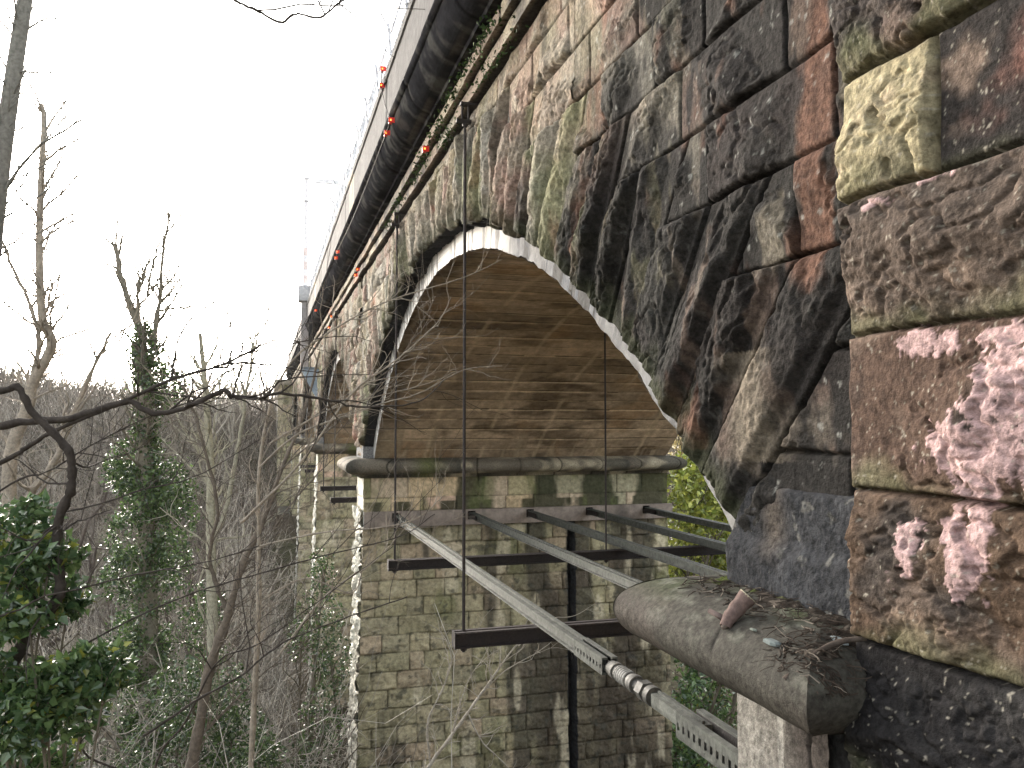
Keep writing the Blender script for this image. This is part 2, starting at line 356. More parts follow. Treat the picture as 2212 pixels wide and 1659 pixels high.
# inner ring face (white, streaked) and soffit
RI = RA-.25; XR = XW+.20; XE = 8.95
def soffit(k, ds, dx):
    off = k*PER; th = np.linspace(-TH*1.012, TH*1.012, int(2*TH*RA/ds)); xs = np.arange(XR, XE+dx, dx)
    T, X = np.meshgrid(th, xs, indexing='ij'); s = T*RI
    sj = s+.02*(fbm(X*1.5, s*2, 200, 2)-.5); row = np.floor(sj/.34); fr = sj/.34-row
    c = A([.45,.34,.235])*(.78+.42*h2(row, 3, 201))[..., None]
    pl = np.floor(X/1.6+h2(row, 1, 5)*3); c = c*(.8+.4*h2(row, pl, 202))[..., None]; c = c*(.65+.7*fbm(X*5, s*7, 211, 4))[..., None]
    c = mix(c, A([.09,.06,.038]), .65*sst(.50, .68, fbm(X*1.1, s*2.8, 205, 5)))
    c = mix(c, A([.46,.29,.16]), .5*sst(.55, .7, fbm(X*.8+3, s*.9, 206, 4)+.12*(X > 6)))
    c = mix(c, A([.72,.56,.37]), .8*(1-sst(.012, .05, fr*.34))*sst(.3, .5, fbm(X*1.2, row*3.7, 203, 3)))
    c = mix(c, A([.04,.03,.02]), .8*sst(.30, .318, fr*.34)*sst(.3, .45, fbm(X*1.6, row*2.7, 213, 3)))
    xa = X+.05*s; ar = xa/1.22; fa = np.abs(ar-np.round(ar))*1.22
    c = mix(c, A([.62,.48,.32]), .65*(1-sst(.02, .06, fa+.03*(fbm(X*9, s*9, 214, 2)-.5)))*sst(.3, .5, fbm(X*2, s*1.3, 204, 3)))
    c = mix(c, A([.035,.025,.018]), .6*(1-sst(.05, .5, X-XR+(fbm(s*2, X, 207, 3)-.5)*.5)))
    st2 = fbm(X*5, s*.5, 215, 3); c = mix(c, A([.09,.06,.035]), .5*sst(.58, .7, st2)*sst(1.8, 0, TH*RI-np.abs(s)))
    c = mix(c, A([.60,.48,.33]), .5*sst(.62, .72, st2)*sst(1.4, 0, TH*RI-np.abs(s)))
    d = .035*(h2(row, 5, 209)-.5)+.02*(1-sst(0, .1, fr))+.02*(fbm(X*3, s*5, 210, 3)-.5)
    r = RI+d-.03*(np.maximum(-T, 0)/TH)**2
    mb = MB(); mb.grid(np.stack([X, CY+off+r*np.sin(T), CZ+r*np.cos(T)], -1), c, flip=True)
    mb.build('soffit', M_soff, viaduct, smooth=True)
    mb = MB(); th = np.linspace(-TH*1.012, TH*1.012, 2600 if k == 0 else 500); rr = np.linspace(0, .29, 10)
    T, Q = np.meshgrid(th, rr, indexing='ij'); s = T*RA
    ragged = (fbm(s*6, s*0+1, 220+k, 4)-.5)*.05; r = RI-.004+Q+ragged*(1-Q/.29)-.03*(np.maximum(-T, 0)/TH)**2*(1-Q/.29)
    c = A([.66,.64,.61])*np.ones(T.shape+(1,))
    c = mix(c, A([.12,.11,.10]), .85*sst(.50, .58, fbm(s*12, Q*1.2, 221+k, 3)))
    c = mix(c, A([.105,.105,.108])*(.3+1.5*fbm(s*5, Q*9, 226, 3))[..., None], (.8*sst(.5, .7, fbm(s*1.2, Q*1, 223+k, 3))+.9*sst(-.12, -.4, T))*(T < -.1))
    edge = (np.abs(T) > TH*.93); c = mix(c, A([.3,.29,.27]), .5*edge)
    X = XR+.012*(fbm(s*9, Q*20, 224, 3)-.5)-.0
    mb.grid(np.stack([X, CY+off+r*np.sin(T), CZ+r*np.cos(T)], -1), c, flip=False)
    mb.build('ring_face', M_white, viaduct, smooth=True)
    # far edge of the barrel, the spandrel on the other side
    mb = MB(); th = np.linspace(-TH, TH, 120); T, Q = np.meshgrid(th, [0., .9], indexing='ij')
    r = RI+Q; mb.grid(np.stack([T*0+XE+.02, CY+off+r*np.sin(T), CZ+r*np.cos(T)], -1), mix(GREY[None, None], TAN, fbm(T*20, Q*2, 5)), flip=True)
    yy = np.linspace(CY-PER/2, CY+PER/2, 121); zz = np.linspace(-.6, 3.6, 60); Yg, Zg = np.meshgrid(yy, zz, indexing='ij')
    mb.grid(np.stack([Yg*0+XE+.03, Yg+off, Zg], -1), GREY*np.ones(Yg.shape+(1,)), np.hypot(Yg-CY, Zg-CZ) > RI+.1, flip=False)
    mb.build('rear_spandrel', M_far, viaduct)
for k in range(NSPAN): soffit(k, .02 if k == 0 else .1, .03 if k == 0 else .15)

# pilaster at the near end: courses measured on the photograph
PL = A([-3.6,-3.1,-2.6,-2.15,-1.68,-1.18,-.677,-.198,.297,.727,1.13,1.56,1.98,2.4,2.82,3.215])
XP = 1.83
def pilaster():
    mb = MB()
    def sheet(y0, y1, dy, z0, z1, dz):
        yy = np.linspace(y0, y1, int((y1-y0)/dy)); zz = np.arange(z0, z1, dz); Yg, Zg = np.meshgrid(yy, zz, indexing='ij')
        yw = Yg+(fbm(Yg*5, Zg*5, 301, 3)-.5)*.02; zw = Zg+(fbm(Yg*3.2, Zg*6, 302, 4)-.5)*.05
        j = np.clip(np.searchsorted(PL, zw)-1, 0, len(PL)-2); e0 = PL[j]; e1 = PL[j+1]
        # vertical joints: yellow stone ends at y=1.93; elsewhere long stones
        jy = np.where(j == 9, 1.885, np.where(j == 10, 1.55, np.where(j == 8, 1.32, np.where(j == 7, 1.18, np.where(j == 6, 1.30, np.where(j == 11, 1.8, 1.25+.5*h2(j, 2, 8)))))))
        right = yw < jy; yend = 2.285+.02*(h2(j, 7, 4)-.5)+(fbm(zw*7, zw*0+j, 303, 3)-.5)*.02
        j2 = jy-.95-.5*h2(j, 4, 4); r2 = yw < j2
        u0 = np.where(r2, j2-1.1, np.where(right, j2, jy)); u1 = np.where(r2, j2, np.where(right, jy, yend))
        dist = np.minimum(np.minimum(yw-u0, u1-yw), np.minimum(zw-e0, e1-zw)); dist = np.maximum(dist, 0)
        sid = j*3+right*1+r2*1; a = yw-(u0+u1)/2; b = zw-(e0+e1)/2
        bul = np.where((j == 9) & ~right, .05, .06)
        h = rock(dist, a, b, sid, yw*1.25, zw*1.4, bul, 310, wd=.022, pits=.5, rough=.55, ledge=.3)
        # colours, stone by stone
        base = np.stack([A([.10,.085,.075]), A([.09,.075,.068])])[(h2(sid, 1, 7) > .5).astype(int)]
        def put(jj, side, colr): 
            nonlocal base
            m = (j == jj) & (right == side); base = np.where(m[..., None], colr, base)
        put(12, 0, PINK*.6); put(11, 0, A([.20,.155,.13])); put(10, 0, A([.235,.175,.15])); put(10, 1, A([.12,.115,.10])); put(11, 1, BROWN)
        put(9, 0, A([.66,.57,.36])); put(9, 1, A([.07,.062,.058]))
        put(8, 0, A([.235,.18,.145])); put(8, 1, A([.20,.14,.115])); put(7, 0, A([.19,.125,.095])); put(7, 1, A([.17,.11,.085]))
        put(6, 0, A([.20,.135,.095])); put(6, 1, A([.15,.11,.085])); put(5, 0, A([.045,.042,.042])); put(5, 1, A([.038,.036,.038]))
        c = base*.62*(.8+.5*fbm(yw*3, zw*4, 320, 5))[..., None]
        c = mix(c, A([.30,.22,.17]), .6*sst(.52, .75, fbm(yw*5, zw*7, 321, 5))*(j >= 6))
        c = mix(c, DARK*.8, .75*sst(.52, .70, fbm(yw*2.4+4, zw*3.0, 322, 5)))
        c = mix(c, A([.15,.16,.08]), .7*sst(.25, .0, (zw-e0)/(e1-e0)+(fbm(yw*5, zw*5, 323, 3)-.5)*.6)*(j >= 5)*np.where(j == 9, .5, .8))
        c = mix(c, A([.28,.14,.11]), .7*((j == 9) & right)*sst(.54, .72, fbm(yw*3.3+1, zw*3.6, 324, 4)))
        # pinkish white lichen: big crusts in the places the photograph shows
        def spot(py, pz, sy, sz): return np.exp(-((Yg-py)/sy)**2-((Zg-pz)/sz)**2)
        g = 0
        for px, py, sy, sz in ((1960,735,.09,.035),(2120,720,.07,.02),(2170,900,.13,.12),(2120,1010,.15,.06),(2050,1150,.07,.07),(2075,1240,.045,.06),(1960,1180,.025,.05),(1890,440,.05,.02),(2010,380,.05,.012),(2100,1130,.04,.05),(2190,830,.12,.10),(2150,960,.16,.08),(2060,960,.10,.05),(2200,1010,.12,.08),(2080,1180,.06,.10),(1935,1200,.04,.07),(2010,745,.06,.04)):
            p = at_x(px, py, XP-.05); g = g+spot(p[1], p[2], sy, sz)
        ln = fbm(yw*30, zw*30, 330, 5, .65)*.6+fbm(yw*8, zw*8, 331, 4)*.4
        lm = sst(.545, .575, ln*.95+np.clip(g, 0, 1)*.22-.02)*(g > .08)
        c = mix(c, LICH*A([1.0, .80, .80]), .85*lm*(.75+.25*(fbm(yw*60, zw*60, 333, 2) > .5)))
        c = mix(c, A([.5,.46,.38]), .6*sst(.76, .79, fbm(yw*75, zw*75, 332, 3)))
        c = c*(1-.55*(1-sst(.0, .014, dist)))[..., None]
        h = h+.004*lm
        P = np.stack([XP-h, Yg, Zg], -1)
        return P, c*.66
    P, c = sheet(1.0, 2.285, .0058, -1.3, 1.75, .0058)
    n = 6; back = np.repeat(P[-1:], n, 0).copy(); bc = np.repeat(c[-1:], n, 0)      # the return of the corner towards the arch
    for q in range(n): back[q, :, 0] = P[-1, :, 0]+(.28)*(q/(n-1))**1.5; back[q, :, 1] = P[-1, :, 1]+.012*math.sin(q)
    mb.grid(np.concatenate([P, back[1:]]), np.concatenate([c, bc[1:]]), flip=True)
    for (y0, y1, dy, z0, z1, dz) in ((-4, 1.0, .03, -3.6, 3.27, .03), (1.0, 2.29, .02, 1.75, 3.27, .02), (1.0, 2.29, .02, -3.6, -1.3, .02)):
        P, c = sheet(y0, y1, dy, z0, z1, dz); mb.grid(P, c, flip=True)
    mb.box(XP+.04, 3.0, -4, 2.27, -3.6, 3.27, DARK)
    mb.build('pilaster', M_stone, viaduct, smooth=True)
pilaster()

# string courses, cornice, parapet: profiles (x, z) swept along Y, with block joints
Y0, Y1 = -4.0, 66.0
def sweep(name, prof, mats, colf, dense=.05, jit=.004, pitch=.95, seed=400, amp=.006):
    prof = A(prof, float) if False else np.array(prof, float)
    # adaptive stations along Y
    ys = [Y0]
    while ys[-1] < Y1: ys.append(ys[-1]+max(.02, dense*.35*abs(ys[-1])**1.05/3 if ys[-1] > 2 else .1))
    ys = np.array(ys); Yg = ys[:, None]+np.zeros((1, len(prof)))
    blk = np.floor(ys/pitch+.25*h2(np.floor(ys/pitch), 0, seed)); 
    fr = np.abs(ys/pitch-np.round(ys/pitch))*pitch
    o = (h2(np.floor(ys/pitch), 3, seed)-.5)*jit*2
    t = np.concatenate([[0], np.cumsum(np.hypot(*np.diff(prof, axis=0).T))])
    n = (fbm(Yg*3, t[None]*5+Yg*0, seed+2, 4)-.5)*amp*2
    X = prof[None, :, 0]+o[:, None]+n+.012*(fr[:, None] < .012); Z = prof[None, :, 1]+n*.5+Yg*0
    c = colf(Yg, t[None]+Yg*0, np.floor(ys/pitch)[:, None]+0*Yg, X, Z)
    c = c*(1-.6*(fr[:, None, None] < .014))
    mb = MB(); mb.grid(np.stack([X, Yg, Z], -1), c, flip=False); return mb.build(name, mats, viaduct, smooth=False)
def c_str(Y, t, bk, X, Z):
    k = (h2(bk, 3, 6)*len(PAL)).astype(int) % len(PAL); c = (PAL[k]*.5+PALE*.4)*(.75+.4*h2(bk, 5, 5))[..., None]
    c = mix(c, RED*1.2, .5*(h2(bk, 6, 2) > .93)); c = mix(c, DARK, .8*sst(.5, .7, fbm(Y*2, t*4, 410, 4)))
    c = mix(c, PALE*.9, .4*sst(.6, .7, fbm(Y*6, t*2, 411, 3))); c = mix(c, SOOT_SHADE, .9*(X > 1.92)); return mix(c, SOOT_SHADE, .9*(X > 1.85)*(Z > 3.375))  # undersides and recessed gaps: shade painted in near-black over any soot
def undercut(Y, t, bk, X, Z): return c_str(Y, t, bk, X, Z)
def dens(a, n=4):
    out = []
    for p, q in zip(a[:-1], a[1:]):
        for k in range(n): out.append((p[0]+(q[0]-p[0])*k/n, p[1]+(q[1]-p[1])*k/n))
    return out+[a[-1]]
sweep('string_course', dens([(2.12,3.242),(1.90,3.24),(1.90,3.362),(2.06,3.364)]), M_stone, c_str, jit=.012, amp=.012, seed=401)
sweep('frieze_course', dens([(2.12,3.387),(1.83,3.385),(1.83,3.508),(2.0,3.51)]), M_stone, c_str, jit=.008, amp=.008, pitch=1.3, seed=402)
def c_cor(Y, t, bk, X, Z):
    c = A([.017,.017,.019])*(.3+1.6*fbm(Y*2.2, t*5, 420, 5))[..., None]; c = mix(c, A([.07,.07,.065]), .7*sst(.58, .7, fbm(Y*7, t*3, 422, 4)))
    c = mix(c, A([.075,.068,.06]), .6*sst(.54, .68, fbm(Y*1.1, t*2.2, 421, 4)-.12+.2*(X > 1.66)*(X < 1.72)*(Z < 3.65)))
    c = mix(c, A([.30,.30,.30]), sst(3.94, 3.98, Z)*.9)  # top ledge painted pale for its sky-lit sheen
    return c
cor = [(2.05,3.532),(1.76,3.53),(1.75,3.565),(1.70,3.58)]+[(1.69-.19*math.sin(a)**1.3, 3.585+.27*(1-math.cos(a)**1.1)) for a in np.linspace(.15, 1.45, 9)]
cor += [(1.50-.052*math.sin(a), 3.925-.065*math.cos(a)) for a in np.linspace(.1, math.pi, 10)]+[(1.60,3.995),(1.60,4.06)]
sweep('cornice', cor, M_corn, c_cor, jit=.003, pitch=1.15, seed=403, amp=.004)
def c_par(Y, t, bk, X, Z):
    c = A([.09,.087,.086])*(.85+.25*h2(bk, 3, 9))[..., None]*(.8+.4*fbm(Y*2, t*4, 430, 4))[..., None]
    c = mix(c, A([.36,.31,.23]), .7*(h2(bk, 5, 9) > .96)); return mix(c, DARK, .5*sst(.55, .75, fbm(Y*4, t*.8, 431, 4)))
sweep('parapet', dens([(1.515,4.0),(1.515,4.66),(1.49,4.67),(1.49,4.76),(1.95,4.76),(1.95,4.1)]), M_conc, c_par, jit=.002, pitch=.85, seed=404, amp=.003)
mb = MB(); mb.box(2.2, 8.7, Y0, Y1, 3.4, 4.2, DARK*1.5); mb.build('deck', M_conc, viaduct)
mb = MB(); mb.box(8.6, 9.3, Y0, Y1, 3.4, 4.9, GREY*.6); mb.build('rear_parapet', M_conc, viaduct)

# ------------------------------------------------------------------ piers with their rounded impost mouldings
def impost(name, x0, x1, y0, y1, parent, ds, cut=None, near=False):
    """nose moulding swept round the rectangle x0..x1, y0..y1; closed loop with mitred corners"""
    rr = .172; nose = .05
    pr = [(0,ZTOP),(.04,ZTOP+.002),(.07,ZTOP+.002)]+[(nose+.03+(.335 if a < math.pi/2 else .335-.0*a)*abs(math.sin(a))**(1 if a < math.pi/2 else .8), ZTOP-rr+rr*math.cos(a)) for a in np.linspace(.02, math.pi*.98, 34 if near else 16)]
    pr += [(.12,ZTOP-2*rr-.002),(.10,ZTOP-2*rr-.004),(.07,ZTOP-2*rr-.07),(0,ZTOP-2*rr-.075)]
    pr = np.array(pr); cor = [(x0,y1),(x0,y0),(x1,y0),(x1,y1)]; out = [(-1,1),(-1,-1),(1,-1),(1,1)]
    mb = MB()
    for e in range(4):
        (ax, ay), (bx, by) = cor[e], cor[(e+1) % 4]; (oax, oay), (obx, oby) = out[e], out[(e+1) % 4]
        L = math.hypot(bx-ax, by-ay); n = max(3, int(L/ds)); f = np.linspace(0, 1, n)[:, None]
        X = (ax+(bx-ax)*f)+(oax+(obx-oax)*f)*pr[None, :, 0]; Y = (ay+(by-ay)*f)+(oay+(oby-oay)*f)*pr[None, :, 0]
        # keep the corner offset exact at the mitre, straight between: offset along the edge only near the ends
        Z = pr[None, :, 1]+0*X
        sgn = [(-1,0),(0,-1),(1,0),(0,1)][e]
        pos = f*L+0*X; t = np.arctan2(pr[None, :, 1]-(ZTOP-rr), pr[None, :, 0]-nose)+0*X
        d = (fbm(X*5+Y*5, t*1.4, 500+e, 4)-.5)*(.016 if near else .02)+(fbm(X*26+Y*26, t*6, 505+e, 3)-.5)*.005
        if near:
            jn = np.abs((Y if e in (0, 2) else X)-(2.78 if e == 0 else 3.4)+.012*np.sin(t*5)); d = d-.009*(1-sst(.004, .014, jn))
        else:
            q = pos/.86+h2(e, 1, 3); jn = np.abs(q-np.round(q))*.86; d = d-.02*(1-sst(.005, .02, jn))+.012*(h2(np.round(q-.5), e, 6)-.5)
        X = X+sgn[0]*d; Y = Y+sgn[1]*d; Z = Z+d*np.where(np.sin(t) > .3, .6, 0)
        w_ = X*2.2+Y*2.2
        if near:
            c = A([.052,.048,.040])*(.5+1.0*fbm(w_*1.3, t*1.5, 510, 5))[..., None]
            c = mix(c, A([.070,.058,.050]), .6*sst(.5, .7, fbm(w_*1.1, t*1.2+4, 511, 4)))
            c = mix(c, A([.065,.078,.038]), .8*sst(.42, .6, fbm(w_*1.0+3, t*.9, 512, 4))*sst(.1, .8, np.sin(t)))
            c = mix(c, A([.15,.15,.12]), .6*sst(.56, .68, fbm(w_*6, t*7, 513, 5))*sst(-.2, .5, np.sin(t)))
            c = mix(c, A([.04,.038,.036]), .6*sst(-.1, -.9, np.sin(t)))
            c = c*(1-.85*(1-sst(.005, .014, jn)))[..., None]
        else:
            c = A([.16,.14,.11])*(.7+.6*fbm(w_*1.3, t, 520, 5))[..., None]
            c = mix(c, A([.50,.44,.32]), .7*sst(.5, .68, fbm(w_*.9, t*.8, 521, 4)+.12*sst(3, 8, X)))
            c = mix(c, A([.05,.05,.045]), .8*sst(.5, .66, fbm(w_*.8+7, t*.7, 522, 4)+.1*(X < 4)))
            c = mix(c, A([.12,.14,.05]), .8*np.exp(-((X-3.3)/.25)**2)*(e == 1))
            c = c*(1-.75*(1-sst(.004, .02, jn)))[..., None]
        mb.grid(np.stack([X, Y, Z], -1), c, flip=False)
    mb.add([(x0-.1, y0-.1, ZTOP-.002), (x1+.1, y0-.1, ZTOP-.002), (x1+.1, y1+.1, ZTOP-.002), (x0-.1, y1+.1, ZTOP-.002)], Q=[(0,1,2,3)], col=DARK)
    return mb.build(name, M_bol, parent, smooth=True)

def face(mb, axis, p, a0, a1, z0, z1, da, dz, lines, avg, seed, bulge, colf, batter=0, sgn=-1, wd=.03, slot=None, **kw):
    aa = np.linspace(a0, a1, max(3, int((a1-a0)/da)+1)); zz = np.linspace(z0, z1, max(3, int((z1-z0)/dz)+1)); Ag, Zg = np.meshgrid(aa, zz, indexing='ij')
    aw = Ag+(fbm(Ag*5, Zg*5, seed, 3)-.5)*.03; zw = Zg+(fbm(Ag*3, Zg*6, seed+1, 3)-.5)*.035
    sid, dist, a, b, su, sv = cells(aw, zw, lines, avg, seed+2)
    h = rock(dist, a, b, sid, aw, zw, bulge, seed+3, wd=wd, **kw)
    c = colf(Ag, Zg, sid, dist)
    if slot is not None: h = np.where(np.abs(Ag-slot) < .09, -.3, h); c = np.where((np.abs(Ag-slot) < .11)[..., None], SOOT_SHADE*1.6, c)  # slot coloured near-black: the shade of the recess is painted in
    off = sgn*(h+batter*(z1-Zg))
    s_ = batter*(z1-Zg)
    if axis == 'y': P = np.stack([Ag+np.where(Ag-a0 < .5, -s_*(1-(Ag-a0)/.5), 0), p+off, Zg], -1)
    else: P = np.stack([p+off, Ag, Zg], -1)
    fl = (axis == 'y') == (sgn < 0)
    mb.grid(P, c, flip=not fl)
def c_shaft(seed):
    def f(Xg, Zg, sid, dist):
        k = (h2(sid, 3, seed)*8).astype(int) % 8
        pal = np.stack([A([.27,.24,.15]), A([.24,.215,.14]), A([.29,.25,.17]), A([.26,.20,.15]), A([.22,.20,.13]), A([.30,.22,.17]), A([.25,.23,.15]), A([.20,.18,.13])])
        c = (pal[k]*.55+pal[0]*.5)*(1.25+.3*h2(sid, 5, seed))[..., None]*(.75+.5*fbm(Xg*3, Zg*4, seed+1, 5))[..., None]
        c = mix(c, A([.13,.14,.06]), .6*sst(.5, .7, fbm(Xg*1.3, Zg*.8, seed+2, 4)))
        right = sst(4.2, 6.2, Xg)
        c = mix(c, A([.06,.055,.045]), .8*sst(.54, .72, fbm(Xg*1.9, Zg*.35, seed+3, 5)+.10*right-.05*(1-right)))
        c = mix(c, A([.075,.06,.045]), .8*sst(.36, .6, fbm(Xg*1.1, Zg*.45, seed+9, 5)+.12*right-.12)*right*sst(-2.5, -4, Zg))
        c = mix(c, A([.06,.055,.04]), .7*sst(.55, 0, (-2.12-Zg)+(fbm(Xg*2, Zg, seed+6, 3)-.3)*.8)*(Zg < -2.1)*sst(.3, .6, fbm(Xg*1.6, Zg*.2, seed+7, 3)))
        c = mix(c, A([.62,.55,.40]), .6*sst(.58, .70, fbm(Xg*2.6, Zg*.7, seed+4, 4)))
        c = mix(c, A([.06,.06,.05]), .6*sst(.64, .72, fbm(Xg*8, Zg*8, seed+5, 3)))
        return c*1.0*(1-.6*(1-sst(.0, .02, dist)))[..., None]
    return f
def c_neck(seed):
    def f(Xg, Zg, sid, dist):
        k = (h2(sid, 3, seed)*5).astype(int) % 5
        pal = np.stack([A([.40,.31,.20]), A([.43,.31,.23]), A([.30,.26,.16]), A([.36,.29,.21]), A([.24,.22,.15])])
        c = pal[k]*(1.2+.45*fbm(Xg*3, Zg*4, seed+1, 4))[..., None]
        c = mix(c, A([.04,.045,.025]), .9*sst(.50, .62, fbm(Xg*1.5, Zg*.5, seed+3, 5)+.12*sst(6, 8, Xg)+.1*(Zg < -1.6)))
        c = mix(c, A([.13,.15,.06]), .6*sst(.55, .7, fbm(Xg*3, Zg*1, seed+4, 4)))
        return c*(1-.6*(1-sst(.0, .015, dist)))[..., None]
    return f
def c_outer(seed):
    def f(Ag, Zg, sid, dist):
        c = A([.74,.71,.62])*(.75+.4*fbm(Ag*2, Zg*3, seed, 5))[..., None]  # outer face painted paler: sky light put into the colour
        c = mix(c, A([.20,.19,.15]), .7*sst(.5, .7, fbm(Ag*3, Zg*2, seed+1, 4)))
        return c*(1-.5*(1-sst(.0, .02, dist)))[..., None]
    return f
SH = np.arange(-16, -1, .375); SH = SH+(-2.12-SH[-1]); SH = np.append(SH, -1.6)
X1 = 9.03
def pier(k, y0, y1, zb, da, near=False):
    """k=0 near pier, 1.. the others; y0..y1 thickness"""
    mb = MB(); sd = 600+k*40; first = k <= 1
    if not near:
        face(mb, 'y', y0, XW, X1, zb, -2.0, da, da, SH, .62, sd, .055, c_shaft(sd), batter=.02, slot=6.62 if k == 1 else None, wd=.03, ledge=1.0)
        face(mb, 'x', XW, y0-.02, y1+.02, zb, -1.75, da*1.3, da, SH, .62, sd+5, .085, c_outer(sd), batter=.02, wd=.05, rough=1.4)
    else:
        face(mb, 'x', XW, y0, y1, zb, -1.75, .012, .012, SH, .62, sd+5, .05, lambda a, z, s, d: A([.15,.14,.12])*(.5+.9*fbm(a*9, z*.8, 640, 5))[..., None], wd=.05, rough=.8)
        face(mb, 'y', y1, XW, X1, zb, -2.0, .1, .1, SH, .62, sd, .03, c_shaft(sd), sgn=1)
    mb.box(XW+.12, X1-.02, y0+.1 if near else y0+.5, y1-.1, zb, -2.0, DARK)
    mb.box(XW+.12, X1, y0+.1, y1-.03, zb, -2.0, GREY*.6) if not (k == 1) else mb.box(XW+.12, X1, y0+.46, y1-.03, zb, -2.0, GREY*.6)
    p = mb.build('pier', M_far if not near else M_stone, viaduct, smooth=True)
    # neck between impost and tie pad
    mb = MB(); NL = A([-2.3, -1.80, -1.52, -1.06, -.9])
    if not near:
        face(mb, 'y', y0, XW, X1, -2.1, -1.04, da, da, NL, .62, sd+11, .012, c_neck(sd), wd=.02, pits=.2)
        face(mb, 'x', XW, y0, y1, -2.1, -1.04, da, da, NL, .62, sd+12, .012, c_outer(sd+3), wd=.02)
    else:
        def cn(a, z, s, d):
            c = A([.24,.225,.20])*(.55+.8*fbm(a*7, z*1.2, 641, 5))[..., None]
            c = mix(c, A([.055,.045,.04]), .9*sst(3.0, 2.72, a+(fbm(a*3, z*1.4, 642, 4)-.5)*.3))
            return mix(c, A([.42,.40,.36]), .6*sst(.6, .7, fbm(a*14, z*1.6, 643, 4))*(a > 2.7))
        face(mb, 'x', XW-.01, y0, y1, -2.1, -1.04, .008, .008, NL, 2.5, sd+12, .014, cn, wd=.02, pits=.2)
        face(mb, 'y', y1, XW, X1, -2.1, -1.04, .1, .1, NL, .62, sd+11, .012, c_neck(sd), sgn=1)
    mb.box(XW+.05, X1-.02, y0+.05, y1-.05, -2.1, -1.0, DARK)
    mb.build('pier_neck', M_far if not near else M_stone, p, smooth=True)
    impost('impost', XW, X1-.1, y0, y1, p, .012 if near else (.03 if k == 1 else .1), near=near)
    # springers standing on the impost: the lowest blocks of the two rings
    mb = MB()
    for (ya, yb) in ((y1-.9, y1),) if near else ((y0, y1),):
        if near:
            yy = np.linspace(2.2, y1, 200); zz = np.linspace(ZTOP-.02, -.24, 90); Yg, Zg = np.meshgrid(yy, zz, indexing='ij')
            lim = np.where(Zg > -.44, y1-(Zg+.44)*.75, y1); Yg = 2.2+(Yg-2.2)*(lim-2.2)/(y1-2.2)
            h = .05*(1-sst(-.52, -.44, Zg)*.75)+.035*(fbm(Yg*6, Zg*7, 650, 5, .6)-.5)-.03*sst(-.262, -.245, Zg)
            c = A([.036,.037,.04])*(.6+.8*fbm(Yg*4, Zg*5, 651, 5))[..., None]
            c = mix(c, A([.10,.082,.066]), .7*np.exp(-((Yg-2.98-.1*Zg)/.07)**2)*sst(-.6, -.4, Zg))
            c = mix(c, A([.14,.135,.12]), .6*sst(.66, .74, fbm(Yg*14, Zg*16, 652, 4)))
            P = np.stack([XW-h-.004, Yg, Zg], -1); e = P[-1:].copy(); e[..., 0] = XW+.35
            mb.grid(np.concatenate([P, e]), np.concatenate([c, c[-1:]]), flip=True)
        else:
            mb.box(XW-.02, XE, ya, yb, ZTOP-.01, -.46, A([.2,.2,.2]))
            for sg, yf in ((1, y0), (-1, y1)):        # wedge under the skew
                V = [(x, y, z) for x in (XW-.02, XR) for (y, z) in ((yf, -.46), (yf+sg*.22, -.46), (yf+sg*.22, -.2))]
                mb.add(V, Q=[(0,1,4,3),(1,2,5,4),(2,0,3,5)], T=[(0,2,1),(3,4,5)], col=A([.2,.2,.2]))
    if near: mb.box(XR, XE, y1-.9, y1, ZTOP-.01, -.46, DARK)
    mb.build('springer', M_stone, p, smooth=near)
    # concrete pad along the face that takes the struts
    mb = MB()
    if near: xs = (XW+.02, X1, y1+.0, y1+.14)
    else: xs = (XW+.0, X1+.06, y0-.14, y0+.0)
    if k <= 1:
        P = []; nx = 160; xx = np.linspace(xs[0], xs[1], nx); prof = [(xs[3] if not near else xs[2], -1.80), (xs[2] if not near else xs[3], -1.80), (xs[2] if not near else xs[3], -1.96), (xs[2] if not near else xs[3], -2.12), (xs[3] if not near else xs[2], -2.12)]
        P = np.array([[(x, y, z) for (y, z) in prof] for x in xx])
        c = A([.27,.225,.195])*(.6+.8*fbm(P[..., 0]*2.2, P[..., 2]*6, 660, 5))[..., None]
        c = mix(c, A([.05,.045,.04]), .6*sst(.55, .7, fbm(P[..., 0]*1.4, P[..., 2]*2, 661, 4)))
        mb.grid(P, c, flip=not near)
        for e_ in (0, -1): mb.add(P[e_], Q=[(0,1,3,4)], col=A([.42,.41,.39]))
        mb.build('strut_pad', M_conc, p)
    return p
pier(0, 2.61, 3.24, -13, .03, near=True)
for k in (1, 2, 3, 4): pier(k, 17.6+PER*(k-1), 17.6+PER*(k-1)+1.24, -13, .024 if k == 1 else .07)
# far abutment pilaster with its cap
mb = MB()
face(mb, 'y', 64.6, .9, 3.0, -6, 3.1, .08, .08, PL[-1]-np.arange(30, -1, -1)*.4, .7, 880, .05, c_shaft(880))
mb.box(.95, 9.2, 64.7, 80, -8, 3.1, GREY*.7)
mb.box(.7, 3.2, 64.3, 66.8, 3.1, 3.5, PALE*.7); mb.build('abutment_pilaster', M_far, viaduct, smooth=False)

